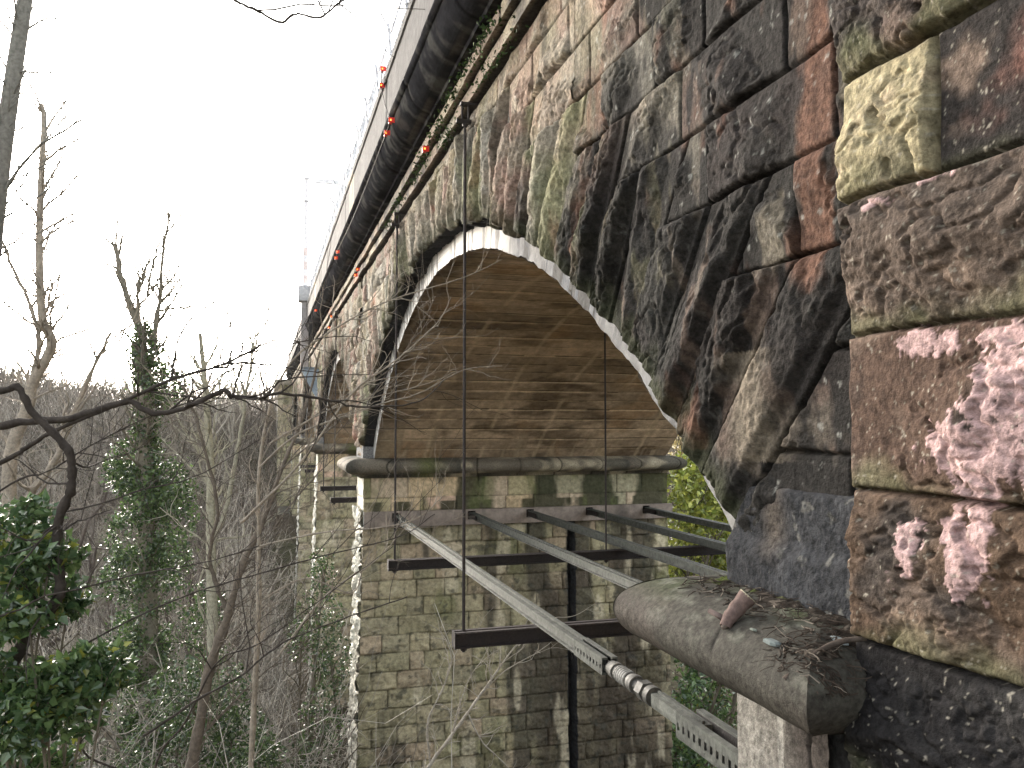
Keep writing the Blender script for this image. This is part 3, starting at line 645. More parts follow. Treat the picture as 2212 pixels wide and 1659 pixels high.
# ------------------------------------------------------------------ steel struts, hanging rails and rods
ZR = -1.98                                            # top of the hanging rails, underside of the struts
GALV, RUSTC = A([.095,.10,.088]), A([.032,.026,.025])
def strut(x, label, near=False):
    t = thing('steel_strut', label, 'strut', (0,0,0), 'horizontal steel struts spanning between the piers')
    ya, yb = 17.46, (6.24 if near else 3.38); z0, z1 = ZR+.002, ZR+.122
    mb = MB()
    ch = lambda s: [(s*.018, 0), (s*.062, 0), (s*.062, .014), (s*.03, .014), (s*.03, .106), (s*.062, .106), (s*.062, .12), (s*.018, .12)]
    def chan(s, y0, y1):
        # a channel as three thin bars butted together
        for (u0, u1, v0, v1) in ((.018,.062,0,.014), (.018,.030,.014,.106), (.018,.062,.106,.12)):
            mb.prism([(s*u0,v0),(s*u1,v0),(s*u1,v1),(s*u0,v1)][::s], (x, y0, z0), (x, y1, z0), col=GALV*(1 if v0 > .1 else .8))
    for s in (1, -1): chan(s, yb, ya)
    for y in np.arange(yb+.1, ya, 1.1): mb.box(x-.018, x+.018, y, y+.05, z0+.03, z0+.09, GALV*.5)
    mb.build('channel_pair', M_steel, t)
    mb = MB(); mb.box(x-.085, x+.085, ya-.0, ya+.02, z0-.03, z0+.15, RUSTC*1.2); 
    for s in (-1, 1):
        for q in (0, .12): mb.cyl((x+s*.07, ya-.018, z0+q), (x+s*.07, ya, z0+q), .012, n=6, col=RUSTC)
    mb.build('end_plate', M_rust, t)
    for s in (1, -1):
        mb = MB(); mb.box(*sorted((x+s*.063, x+s*.067)), ya-.62, ya-.05, z0+.01, z0+.11, RUSTC*.6)
        for j in range(9): mb.box(*sorted((x+s*.064, x+s*.074)), ya-.62+j*.062, ya-.62+j*.062+.03, z0+.02, z0+.10, RUSTC)
        mb.build('slotted_bracket', M_rust, t)
    if near:
        # slotted end of the far rail, screw jack, then the near rail and its slotted anchor
        def slotted(y0, y1, w0, w1, zb, zt, name, n):
            mb = MB(); cc = GALV*.95
            for s in (1, -1):
                a, b = sorted((x+s*w0, x+s*w1)); g_ = (zt-zb)*.30
                mb.box(a, b, y0, y1, zt-.016, zt, cc); mb.box(a, b, y0, y1, zb, zb+.016, cc*.8)
                q0, q1 = sorted((x+s*(w1-.001), x+s*(w1-.009))); mb.box(q0, q1, y0, y1, zt-.016-g_, zt-.016, cc); mb.box(q0, q1, y0, y1, zb+.016, zb+.016+g_*.7, cc)
                p = (y1-y0)/n; xx = sorted((x+s*w1, x+s*(w1-.010)))
                for j in range(n+1):
                    yy = y0+j*p
                    mb.box(xx[0], xx[1], max(y0, yy-p*.28), min(y1, yy+p*.28), zb+.016, zt-.016, cc*.9)
                mb.box(*sorted((x+s*(w0), x+s*(w0+.008))), y0, y1, zb+.016, zt-.016, RUSTC*.6)
            mb.build(name, M_steel, t)
        slotted(6.22, 6.85, .018, .068, z0-.006, z0+.128, 'slotted_end', 9)
        zc = z0+.06
        mb = MB()
        segs = [(5.52,5.44,.030,.030,.4),(5.44,5.40,.052,.052,.9),(5.40,5.34,.058,.058,1.1),(5.34,5.30,.046,.050,1.0),(5.30,5.12,.056,.056,1.25),(5.12,5.06,.050,.062,1.1),(5.06,5.02,.062,.060,.8),
                (5.02,4.94,.044,.044,.55),(4.94,4.86,.066,.066,.9),(4.86,4.82,.034,.034,.4),(4.82,4.76,.062,.062,.75),(4.76,4.70,.030,.030,.4)]
        for a, b, r0, r1, q in segs: mb.cyl((x, 6.26-(5.52-a)*1.1, zc), (x, 6.26-(5.52-b)*1.1, zc), r0*1.12, r1*1.12, n=6 if abs(r0-.066) < .001 else 20, col=A([.10,.097,.088])*q)
        for j in range(11): mb.cyl((x, 6.00-j*.0165, zc), (x, 5.992-j*.0165, zc), .066, n=18, col=A([.36,.36,.34])*(.3+.5*(j % 2)))
        mb.build('screw_jack', M_steel, t, smooth=False)
        mb = MB(); mb.prism([(-.045,-.05),(.045,-.05),(.05,-.02),(.05,.045),(-.05,.045),(-.05,-.02)], (x, 4.72, zc), (x, 5.38, zc), col=GALV*1.25)
        mb.box(x-.008, x+.008, 4.74, 5.36, zc+.046, zc+.066, GALV*.7)
        mb.build('near_rail', M_steel, t)
        slotted(3.42, 4.92, .05, .10, z0-.025, z0+.135, 'slotted_anchor', 22)
        mb = MB(); mb.box(x-.13, x+.13, 3.38, 3.40, z0-.08, z0+.19, RUSTC*1.3); mb.build('anchor_plate', M_rust, t)
    return t
strut(2.67, 'pale galvanised strut nearest the camera with a screw jack and slotted anchor', True)
SX = [4.30, 5.62, 7.02, 8.42]
SL = ['second strut from the outer face, its near end hidden by the rounded stone moulding', 'third strut from the outer face, crossed by the innermost hanging rod',
      'fourth strut from the outer face, ending behind the dark springer block', 'innermost strut, highest of the five against the yellow-green shrub']
s2 = strut(SX[0], SL[0])
def copy_tree(o, loc, parent=None):
    c = o.copy(); C.objects.link(c); c.parent = parent
    if parent is None: c.location = loc
    for ch in list(o.children): copy_tree(ch, None, c)
    return c
for x, lb in zip(SX[1:], SL[1:]):
    c = copy_tree(s2, (x-SX[0], 0, 0)); c['label'] = lb

def rail(y, label, x0=1.78, x1=9.3, ends=True):
    t = thing('hanging_rail', label, 'rail', (0,0,0), 'dark rails slung across under the arches on rods')
    mb = MB()
    for s in (1, -1):
        for (u0, u1, v0, v1) in ((.022,.07,-.15,-.135), (.022,.034,-.135,-.015), (.022,.07,-.015,0)):
            mb.prism([(s*u0,v0),(s*u1,v0),(s*u1,v1),(s*u0,v1)][::s], (x1, y, ZR), (x0, y, ZR), col=RUSTC*(1.6 if v1 == 0 else .8))
    mb.build('channel_pair', M_rust, t)
    mb = MB()
    mb.box(x0-.012, x0, y-.075, y+.075, ZR-.155, ZR+.004, RUSTC*.7); mb.build('end_plate', M_rust, t); return t
def rod(x, y, ztop, label, hook=True):
    t = thing('hanger_rod', label, 'rod', (0,0,0), 'thin steel hanger rods')
    mb = MB(); mb.cyl((x, y, ZR-.20), (x, y, ztop), .016, n=8, col=RUSTC*1.25); mb.build('rod', M_rust, t)
    mb = MB(); mb.cyl((x, y, ZR-.185), (x, y, ZR-.157), .032, n=6, col=RUSTC); mb.box(x-.045, x+.045, y-.06, y+.06, ZR-.157, ZR-.151, RUSTC); mb.build('nut', M_rust, t)
    if hook:
        mb = MB(); zt = ztop
        mb.box(x-.09, x+.06, y-.022, y+.022, zt-.02, zt+.02, RUSTC*.7)
        mb.cyl((x-.03, y, zt+.02), (x-.03, y, zt+.17), .012, n=8, col=RUSTC); mb.cyl((x+.035, y, zt+.02), (x+.035, y, zt+.17), .012, n=8, col=RUSTC)
        mb.box(x-.05, XW+.02, y-.035, y+.035, zt+.165, zt+.19, RUSTC); mb.cyl((x, y, zt-.045), (x, y, zt-.02), .03, n=6, col=RUSTC)
        mb.build('bracket', M_rust, t)
    return t
for k in range(3):
    w1 = ['', ' under the second arch', ' under the third arch'][k]
    rail(7.91+k*PER, 'dark rusty rail nearest the camera, slung below the struts' if k == 0 else 'dark rail nearer the camera'+w1)
    rail(12.35+k*PER, 'dark rusty rail farther back, close before the stone pier' if k == 0 else 'dark rail farther back'+w1)
    rod(1.87, 7.91+k*PER, 3.03, 'long thick-looking rod hanging in front of the arch crown' if k == 0 else 'outer rod nearer the camera'+w1)
    rod(1.87, 12.35+k*PER, 3.03, 'thin rod hanging left of the long rod, beside the white ring' if k == 0 else 'outer rod farther back'+w1)
rod(5.25, 12.35, 1.95, 'inner rod coming down out of the brown soffit to the farther rail', hook=False)

# ------------------------------------------------------------------ parapet railing, marker lamps, mast
t = thing('parapet_railing', 'pale thin metal railing with mesh panels along the top of the grey parapet', 'railing')
PCOL = A([.62,.62,.64]); mb = MB()
for z in (4.98, 5.3): mb.cyl((1.55, Y0, z), (1.55, 62, z), .014, n=6, col=PCOL)
mb.build('rails', M_steel, t)
for y in np.concatenate([np.arange(3, 20, 1.3), np.arange(20, 62, 2.6)]):
    mb = MB(); mb.cyl((1.55, y, 4.76), (1.50, y, 5.36), .02, n=6, col=PCOL); mb.cyl((1.50, y, 5.3), (1.38, y-.08, 5.46), .012, n=5, col=PCOL); mb.build('post', M_steel, t)
for pnl in range(22):
    y0 = 3+pnl*1.3; mb = MB(); rs = random.Random(pnl)
    for j in range(12): mb.cyl((1.545, y0+.1+j*.1, 4.77), (1.545, y0+.1+j*.1, 5.29), .006, n=4, col=PCOL)
    mb.build('mesh_panel', M_steel, t)

LAMPS = [(933,170,'par'),(930,210,'par'),(953,295,'cor'),(942,326,'cor'),(1036,365,'str'),(823,615,'cor'),(819,630,'cor'),(872,658,'str'),(867,672,'str'),(770,758,'cor'),(808,773,'str'),(802,800,'str')]
LD = ['highest red lamp, at the left edge of the parapet near the top', 'red lamp just under the highest one, on the parapet edge', 'red lamp with yellow centre on the torus moulding, upper of the near pair',
      'red lamp with yellow centre on the torus moulding, lower of the near pair', 'red lamp alone on the ivy-grown frieze left of the long rod', 'upper red lamp of the middle pair on the cornice, level with the arch crown',
      'lower red lamp of the middle pair on the cornice, level with the arch crown', 'upper red lamp of the pair hanging against the frieze beyond the thin rod', 'lower red lamp of the pair hanging against the frieze beyond the thin rod',
      'red lamp on the cornice just below the concrete bracket', 'small far red lamp on the frieze below the concrete bracket', 'farthest and lowest red lamp on the frieze']
LP = []
for (px, py, wh), lb in zip(LAMPS, LD):
    X = {'par': 1.46, 'cor': 1.43, 'str': 1.74}[wh]; p = at_x(px/2500*2212, py/2500*2212, X); LP.append(p)
    t = thing('marker_lamp', lb, 'lamp', tuple(p), 'red marker lamps strung along the cornice')
    sc = .62
    mb = MB()
    a_, b_ = .036*sc, .052*sc                            # square bezel around the lens, facing out and down the line
    mb.box(-.02, .02, -b_, b_, -b_, -a_+.012, A([.7,.03,.02])); mb.box(-.02, .02, -b_, b_, a_-.012, b_, A([.7,.03,.02]))
    mb.box(-.02, .02, -b_, -a_+.012, -a_+.012, a_-.012, A([.7,.03,.02])); mb.box(-.02, .02, a_-.012, b_, -a_+.012, a_-.012, A([.7,.03,.02]))
    for sy in (-1,): mb.box(-b_*.9, .05, sy*b_-.004, sy*b_, -b_, b_, A([.7,.03,.02]))
    mb.build('housing', M_red, t)
    mb = MB(); mb.box(-.012, .012, -a_+.012, a_-.012, -a_+.012, a_-.012); mb.box(-b_*.35, b_*.25, -b_-.004, -b_-.001, -b_*.35, b_*.35); mb.build('lens', M_glow, t)
def wire(name, pts, r, label, cat='cable'):
    mb = MB(); tubes(mb, [(np.array(pts), np.full(len(pts), r))], 5, RUSTC*.8); o = mb.build(name, M_rust, None, smooth=True); return tag(o, label, cat)
def sag(a, b, s, n=9):
    f = np.linspace(0, 1, n)[:, None]; p = np.array(a)*(1-f)+np.array(b)*f; p[:, 2] -= s*np.sin(f[:, 0]*math.pi); return list(p)
wire('lamp_cable', sag(LP[0], LP[1], .02)+sag(LP[1], LP[2]+A([0,0,.02]), .05)+sag(LP[2], LP[3], .01)+sag(LP[3], LP[5]+A([-.01,0,0]), .1, 30)+sag(LP[5], LP[6], .01), .006, 'thin black cable looping between the red lamps along the cornice')

t = thing('catenary_mast', 'pale tall mast with side arm standing beside the parapet on a concrete bracket', 'mast')
pb = at_y(659, 640, 33.3); mx, my = pb[0], pb[1]
zt = at_y(663, 385, 33.3)[2]; MC = A([.85,.82,.82])
mb = MB(); mb.cyl((mx, my, 5.45), (mx, my, zt), .09, .07, n=12, col=MC); mb.cyl((mx, my, zt-.95), (mx, my, zt-.88), .11, n=12, col=MC*.8); mb.cyl((mx, my, zt-.05), (mx, my, zt+.03), .1, n=12, col=MC*.8)
for q in range(3): mb.cyl((mx, my, 5.6+q*.55), (mx, my, 5.9+q*.55), .094, n=12, col=A([.8,.68,.64]))
mb.build('pole', M_conc, t)
mb = MB(); mb.box(mx+.35, mx+1.6, my-.06, my+.06, zt-.16, zt+.02, MC); mb.cyl((mx, my, zt), (mx+.3, my, zt-.03), .03, n=8, col=MC); mb.build('side_arm', M_conc, t)
mb = MB(); mb.box(mx-.14, mx+.14, my-.14, my+.14, 2.3, 4.9, A([.36,.33,.32])); mb.build('lower_post', M_conc, t)
tag(t, group=None)
tb = MB(); nz = 14
xx = np.linspace(mx-.26, 2.3, 12); 
V = []
for x in xx:
    e = .05*(fbm(x*3, 1.0, 700, 3)-.5)
    V.append([(x, my-.32, 4.88+e), (x, my-.36, 5.1), (x, my-.33, 5.48+e*.5), (x, my+.3, 5.48), (x, my+.3, 4.85)])
V = np.array(V); V2 = np.concatenate([V, V[:, :1]], 1); tb.grid(V2, A([.42,.41,.41])*(.7+.5*fbm(V2[..., 0]*3, V2[..., 2]*3, 701, 4))[..., None])
for e_ in (0, -1): tb.add(V[e_], Q=[(0,1,3,4)], T=[(1,2,3)], col=A([.42,.41,.4]))
o = tb.build('concrete_bracket', M_conc, None); tag(o, 'grey concrete bracket block sticking out of the cornice under the mast', 'bracket')
t = thing('steel_bracket', 'light blue triangular steel bracket on the wall below the mast', 'bracket')
BL = A([.30,.36,.42]); mb = MB()
mb.box(mx-.14, XW+.02, my-.16, my+.16, 2.2, 2.3, BL*.5); mb.build('top_plate', M_conc, t)
for sg in (-1, 1):
    mb = MB(); y = my+sg*.14
    V = [(x, yy, z) for yy in (y-.01, y+.01) for x, z in ((mx-.12, 2.2), (XW+.0, 2.2), (XW+.0, 1.15), (XW-.12, 1.15))]
    mb.add(V, Q=[(0,1,2,3),(7,6,5,4),(0,3,7,4),(1,5,6,2),(0,4,5,1),(3,2,6,7)], col=BL); mb.build('gusset', M_conc, t)

# ------------------------------------------------------------------ ground
def gz(x, y):
    x = np.asarray(x, float); y = np.asarray(y, float)
    near = -1.75-9.6*sst(.8, 13, y+.05*x)*(1-.0*x)
    bump = (fbm(x*.12+3, y*.12, 800, 4)-.5)*2.2*sst(1, 8, np.abs(y))
    rise = 11.0*sst(46, 86, y+.10*np.abs(x)) 
    side = 8.5*sst(-16, -62, x-.12*y)
    rs = 7.6*sst(12.0, 34.0, x-(.15*y))*sst(2, 14, y)
    z = near+rise+side+rs+bump
    return np.minimum(z, 1.2+.006*np.hypot(x, y)+(fbm(x*.03, y*.03, 801, 3)-.5)*3)
def axis_(lo, hi, fine, far, grow):
    a = [0.]; 
    while a[-1] < hi: a.append(a[-1]+min(far, fine+grow*abs(a[-1])))
    b = [0.]
    while b[-1] > lo: b.append(b[-1]-min(far, fine+grow*abs(b[-1])))
    return np.array(b[::-1][:-1]+a)
gx = axis_(-700, 700, .25, 60, .03); gy = axis_(-60, 1100, .25, 60, .025); Xg, Yg = np.meshgrid(gx, gy, indexing='ij')
Zg = gz(Xg, Yg); c = A([.085,.068,.048])*(.6+.8*fbm(Xg*.4, Yg*.4, 810, 5))[..., None]; c = mix(c, A([.05,.06,.025]), .6*sst(.5, .65, fbm(Xg*.25, Yg*.25, 811, 4)))
c = mix(c, A([.16,.13,.09]), .5*sst(.5, .7, fbm(Xg*.9, Yg*.9, 812, 4)))
mb = MB(); mb.grid(np.stack([Xg, Yg, Zg], -1), c); g = mb.build('ground', M_soil, None, smooth=True); tag(g, kind='structure')

# ------------------------------------------------------------------ bare trees
def norm(v): return v/(np.linalg.norm(v)+1e-9)
def grow(rng, p, d, L, r, lvl, out, maxl, up=.12, wig=.22, kids=(3,5), taper=.35, seg=None):
    n = seg or (7 if lvl == 0 else 6 if lvl == 1 else 5); pts = [p]; rad = [r]; st = L/(n-1); d = norm(d)
    for k in range(1, n):
        d = norm(d+rng.normal(0, wig*(1+.4*lvl), 3)*.6+np.array([0,0,up*(1 if lvl < 2 else .5)])); pts.append(pts[-1]+d*st); rad.append(r*(1-(1-taper)*k/(n-1)))
    rad = np.array(rad); rad[-1] *= .6 if lvl < maxl else .3
    out[min(lvl, 3)].append((np.array(pts), rad))
    if lvl >= maxl: return
    nk = rng.integers(kids[0], kids[1]+1)+(3 if lvl == 0 else 0)
    for j in range(nk):
        f = rng.uniform(.3 if lvl == 0 else .15, 1.0) if j < nk-1 else 1.0; q = f*(n-1); a = min(int(q), n-2); pp = pts[a]*(1-(q-a))+pts[a+1]*(q-a); rr = rad[a]*(1-(q-a))+rad[a+1]*(q-a)
        dd = norm(pts[a+1]-pts[a]); side = norm(np.cross(dd, rng.normal(0, 1, 3))); an = rng.uniform(.45, .95)
        grow(rng, pp, dd*math.cos(an)+side*math.sin(an), L*rng.uniform(.38, .62)*(1.15-.4*f), max(rr*.62, .0035), lvl+1, out, maxl, up, wig, kids, taper)
BARKS = [A([.22,.19,.155]), A([.12,.10,.085]), A([.34,.31,.26]), A([.20,.185,.13])]
def tree_mesh(seed, H, r0, maxl=4, kids=(3,5), up=.12, wig=.2, lean=(0,0), rmul=1.0, bark=0, L0=.62):
    rng = np.random.default_rng(seed); out = [[], [], [], []]
    grow(rng, np.array([0,0,-.4]), np.array([lean[0], lean[1], 1.]), H*L0, r0, 0, out, maxl, up, wig, kids, taper=.45, seg=8)
    tr = MB(); tubes(tr, out[0], 8, BARKS[bark]); cr = MB(); tubes(cr, [(p, r*rmul) for p, r in out[1]], 5, BARKS[bark]*.95); tubes(cr, [(p, r*rmul) for p, r in out[2]], 4, BARKS[bark]*.9)
    if out[3]: tubes(cr, [(p, np.maximum(r*rmul, .004)) for p, r in out[3]], 3, BARKS[bark]*1.25+.02)
    return tr, cr, out
def tree(name, label, loc, rz=0, group=None, **kw):
    tr, cr, out = tree_mesh(**kw); t = thing(name, label, 'tree', loc, group); t.rotation_euler = (0, 0, rz)
    tr.build('trunk', M_bark, t, smooth=True); cr.build('crown', M_twig, t, smooth=True); return t, out
def leaves(mb, P, size, rng, c0, c1, droop=.3, long=1.5, nrm=None):
    n = len(P); sz = size*rng.uniform(.6, 1.3, n)[:, None]
    a = rng.normal(0, 1, (n, 3)); a[:, 2] -= droop; a /= np.linalg.norm(a, axis=1, keepdims=True)
    b = rng.normal(0, 1, (n, 3)); 
    if nrm is not None: b = np.cross(a, nrm+rng.normal(0, .6, (n, 3)))
    b -= (b*a).sum(1, keepdims=True)*a; b /= np.linalg.norm(b, axis=1, keepdims=True)+1e-9; nn = np.cross(a, b)
    V = np.stack([P, P+a*sz*.5*long*.5+b*sz*.42+nn*sz*.08, P+a*sz*long, P+a*sz*.5*long*.5-b*sz*.42+nn*sz*.08], 1)
    f = rng.random(n)[:, None]**1.5; col = np.repeat((c0*(1-f)+c1*f)[:, None], 4, 1)
    mb.add(V.reshape(-1, 3), Q=np.arange(n*4).reshape(n, 4), col=col.reshape(-1, 3))
LG0, LG1, LY = A([.035,.07,.028]), A([.14,.22,.065]), A([.20,.22,.04])

# the wood behind: eight kinds of bare tree, copied over the valley and the far slope
rng = np.random.default_rng(7)
kinds = []
DESC = ['slender grey bare tree with few limbs', 'broad bare tree with a round twiggy crown', 'dark bare tree with steep forked limbs', 'pale barked bare tree with fine drooping twigs',
        'crooked bare tree with wide spreading limbs', 'tall narrow bare tree with feathery twigs', 'stocky bare tree with dense brown twigs', 'mossy bare tree with tangled limbs']
PROT = [dict(H=11, r0=.13, maxl=4, kids=(3,4), up=.2, bark=2), dict(H=12, r0=.2, maxl=4, kids=(4,5), up=.08, bark=0), dict(H=13, r0=.17, maxl=4, kids=(3,5), up=.25, bark=1), dict(H=11, r0=.12, maxl=4, kids=(4,5), up=.05, bark=2),
        dict(H=10, r0=.18, maxl=4, kids=(3,5), up=.03, wig=.33, bark=1), dict(H=14, r0=.15, maxl=4, kids=(4,5), up=.28, bark=0), dict(H=9, r0=.17, maxl=4, kids=(4,5), up=.1, bark=0), dict(H=11, r0=.15, maxl=4, kids=(4,5), up=.1, wig=.3, bark=3)]
for q, kw in enumerate(PROT):
    t, _ = tree('bare_tree', DESC[q]+' in the wood beyond the valley', (0,0,0), 0, 'bare trees of the wood in the valley', seed=40+q, rmul=1.35, **kw); kinds.append(t)
def wood_ok(x, y): return not (x > .2 and x < 10.5 and y < 67) and not (x > -3.0-.02*y and y < 10)
placed = []; tries = 0; used = [0]*8
while len(placed) < 215 and tries < 9000:
    tries += 1; D = 13+(rng.random()**.8)*100; ax = rng.uniform(-34, 3.5)-16.6*0; az = math.radians(ax)
    x, y = D*math.sin(az), D*math.cos(az)
    if not wood_ok(x, y): continue
    if any((x-a)**2+(y-b)**2 < (1.5+.02*D)**2 for a, b in placed): continue
    if D < 20 and rng.random() < .5: continue
    placed.append((x, y))
placed.sort(key=lambda p: math.hypot(*p))
def side_word(x, y):
    a = math.degrees(math.atan2(x, y)); return 'far left' if a < -14 else 'left of the ivy-clad trunk' if a < -8 else 'behind the ivy-clad trunk' if a < -5.5 else 'right of the ivy-clad trunk' if a < -2 else 'close beside the viaduct'
for n, (x, y) in enumerate(placed):
    q = int(rng.integers(0, 8)); z = float(gz(x, y)); D = math.hypot(x, y)
    src = kinds[q]; o = src if used[q] == 0 else copy_tree(src, (0,0,0)); used[q] += 1
    s_ = rng.uniform(.7, 1.05)*(.8 if D > 55 else 1)
    zmax = (.05+.05*(rng.random() < .25))*D+rng.uniform(-.6, 1.3)             # tree tops keep to the skyline of the photograph
    H = 12*s_
    if z+H > zmax and D > 30: s_ = max(.35, (zmax-z)/12.5)
    o.location = (x, y, z); o.rotation_euler = (0, 0, rng.uniform(0, 6.28)); o.scale = (s_*1.15,)*2+(s_,)
    dist = 'nearest rows' if D < 30 else 'middle rows' if D < 60 else 'distant slope'
    o['label'] = f'{DESC[q]}, {side_word(x, y)}, {dist}'
used_k = [k for k in range(8) if used[k]]

# tangled undergrowth and saplings on the valley sides: nobody could count them
mb = MB(); N = 42000; D = 9+(rng.random(N)**.75)*95; az = np.radians(rng.uniform(-36, 8, N)); x, y = D*np.sin(az), D*np.cos(az)
ok = ~((x > .6) & (x < 9.8) & (y < 66)) & ((y > 9) | (x < -3)); x, y, D = x[ok], y[ok], D[ok]; n = len(x); z = gz(x, y)
m = 5; L = rng.uniform(1.2, 4.0, n)*(.6+.4*np.minimum(D/50, 1)); d = rng.normal(0, .45, (n, 3)); d[:, 2] = rng.uniform(.4, 1.1, n); P = np.zeros((n, m, 3)); P[:, 0] = np.stack([x, y, z-.1+rng.uniform(0, 1.6, n)], -1)
for k in range(1, m): d = d+rng.normal(0, .28, (n, 3)); d /= np.linalg.norm(d, axis=1, keepdims=True); P[:, k] = P[:, k-1]+d*(L/(m-1))[:, None]
r = (.004+.00028*D)[:, None]*np.linspace(1, .35, m)[None]
an = np.arange(3)*2.094; V = P[:, :, None]+r[:, :, None, None]*np.stack([np.cos(an), np.sin(an), 0*an], -1)[None, None]
idx = np.arange(n*m*3).reshape(n, m, 3); nx = np.roll(idx, -1, 2); qd = np.stack([idx[:, :-1], idx[:, 1:], nx[:, 1:], nx[:, :-1]], -1).reshape(-1, 4)
f = rng.random(n)[:, None]; f = f**2; colr = A([.075,.062,.05])*(1-f)+A([.44,.40,.34])*f
mb.add(V.reshape(-1, 3), Q=qd, col=np.repeat(colr, m*3, 0)); N = 7500; D = 10+rng.random(N)*24; az = np.radians(rng.uniform(-34, 3, N)); x, y = D*np.sin(az), D*np.cos(az); ok = ~((x > .9) & (y < 66)); x, y, D = x[ok], y[ok], D[ok]; n = len(x); z = gz(x, y)
m = 9; L = rng.uniform(2.0, 6.5, n); d = rng.normal(0, .35, (n, 3)); d[:, 2] = rng.uniform(.5, 1.2, n); P = np.zeros((n, m, 3)); P[:, 0] = np.stack([x, y, z+rng.uniform(0, 3.5, n)], -1)
for k in range(1, m): d = d+rng.normal(0, .3, (n, 3)); d /= np.linalg.norm(d, axis=1, keepdims=True); P[:, k] = P[:, k-1]+d*(L/(m-1))[:, None]
P[..., 2] = np.minimum(P[..., 2], (.03*np.hypot(P[..., 0], P[..., 1])+rng.uniform(-1.5, .5, n)[:, None]))
r = (rng.uniform(.005, .013, n)+.0001*D)[:, None]*np.linspace(1, .35, m)[None]; an = np.arange(4)*math.pi/2; V = P[:, :, None]+r[:, :, None, None]*np.stack([np.cos(an), np.sin(an), .3*np.cos(an)], -1)[None, None]
idx = np.arange(n*m*4).reshape(n, m, 4); nx = np.roll(idx, -1, 2); qd = np.stack([idx[:, :-1], idx[:, 1:], nx[:, 1:], nx[:, :-1]], -1).reshape(-1, 4); an = np.arange(3)*2.094
f = rng.random(n)[:, None]; colr = A([.10,.085,.07])*(1-f)+A([.55,.51,.44])*f; mb.add(V.reshape(-1, 3), Q=qd, col=np.repeat(colr, m*4, 0))
N = 30000; D = 42+rng.random(N)**.8*75; az = np.radians(rng.uniform(-36, 16, N)); x, y = D*np.sin(az), D*np.cos(az); ok = ~((x > .4) & (x < 9.8) & (y < 66)); x, y, D = x[ok], y[ok], D[ok]; n = len(x); z = gz(x, y)
m = 5; top = np.minimum(rng.uniform(3, 7.5, n), np.maximum((.012+.085*fbm(np.degrees(az[ok])*.35, D*.05, 930, 4))*D+rng.uniform(-1, 1.2, n)-z, 1.2)); zb = rng.random(n)**.6*top*.75; L = rng.uniform(.8, 2.2, n); d = rng.normal(0, .4, (n, 3)); d[:, 2] = rng.uniform(.5, 1.1, n); P = np.zeros((n, m, 3)); P[:, 0] = np.stack([x, y, z+zb], -1)
for k in range(1, m): d = d+rng.normal(0, .25, (n, 3)); d /= np.linalg.norm(d, axis=1, keepdims=True); P[:, k] = P[:, k-1]+d*(L/(m-1))[:, None]
r = (.006+.00028*D)[:, None]*np.linspace(1, .35, m)[None]; V = P[:, :, None]+r[:, :, None, None]*np.stack([np.cos(an), np.sin(an), 0*an], -1)[None, None]
idx = np.arange(n*m*3).reshape(n, m, 3); nx = np.roll(idx, -1, 2); qd = np.stack([idx[:, :-1], idx[:, 1:], nx[:, 1:], nx[:, :-1]], -1).reshape(-1, 4)
f = rng.random(n)[:, None]; f = f**1.7; colr = A([.11,.092,.075])*(1-f)+A([.42,.365,.29])*f; mb.add(V.reshape(-1, 3), Q=qd, col=np.repeat(colr, m*3, 0))
o = mb.build('undergrowth', M_twig, None); tag(o, 'brown tangle of saplings and brambles covering the valley side', 'undergrowth', kind='stuff')
mb = MB(); nl = 16000; D = 8+rng.random(nl)**.8*45; az = np.radians(rng.uniform(-36, 5, nl)); x, y = D*np.sin(az), D*np.cos(az); cl = fbm(x*.35, y*.35, 900, 3)
ok = (cl > .5) & ~((x > .9) & (y < 66)) & ((y > 8) | (x < -3)); x, y = x[ok], y[ok]; leaves(mb, np.stack([x, y, gz(x, y)+rng.uniform(0, 2.2, len(x))**1.3], -1), .085, rng, LG0, LG1)
o = mb.build('bramble_leaves', M_leaf, None); tag(o, 'dark green bramble and ivy leaves low on the valley floor', 'ground cover', kind='stuff')

# ------------------------------------------------------------------ the trees one can tell apart on the left
def smooth_path(pts, n):
    pts = np.array(pts, float); m = len(pts); t = np.linspace(0, m-1, n); out = []
    for q in t:
        i = min(int(q), m-2); f = q-i; p0 = pts[max(i-1, 0)]; p1 = pts[i]; p2 = pts[i+1]; p3 = pts[min(i+2, m-1)]
        out.append(.5*((2*p1)+(-p0+p2)*f+(2*p0-5*p1+4*p2-p3)*f*f+(-p0+3*p1-3*p2+p3)*f**3))
    return np.array(out)
def limb(pix, D, r0, r1, n=None, knob=.0, seed=0):
    """a limb through places seen in the photo, each at its own distance D (scalar or list)"""
    Ds = D if isinstance(D, (list, tuple)) else [D]*len(pix); P = [at_d(a, b, d) for (a, b), d in zip(pix, Ds)]
    n = n or max(8, len(pix)*5); P = smooth_path(P, n); rg = np.random.default_rng(seed+5)
    P += rg.normal(0, knob*max(r0, .01), P.shape); r = np.linspace(r0, r1, n)*(1+.12*rg.normal(0, 1, n)*(knob > 0)); return (P, np.maximum(r, .0015))
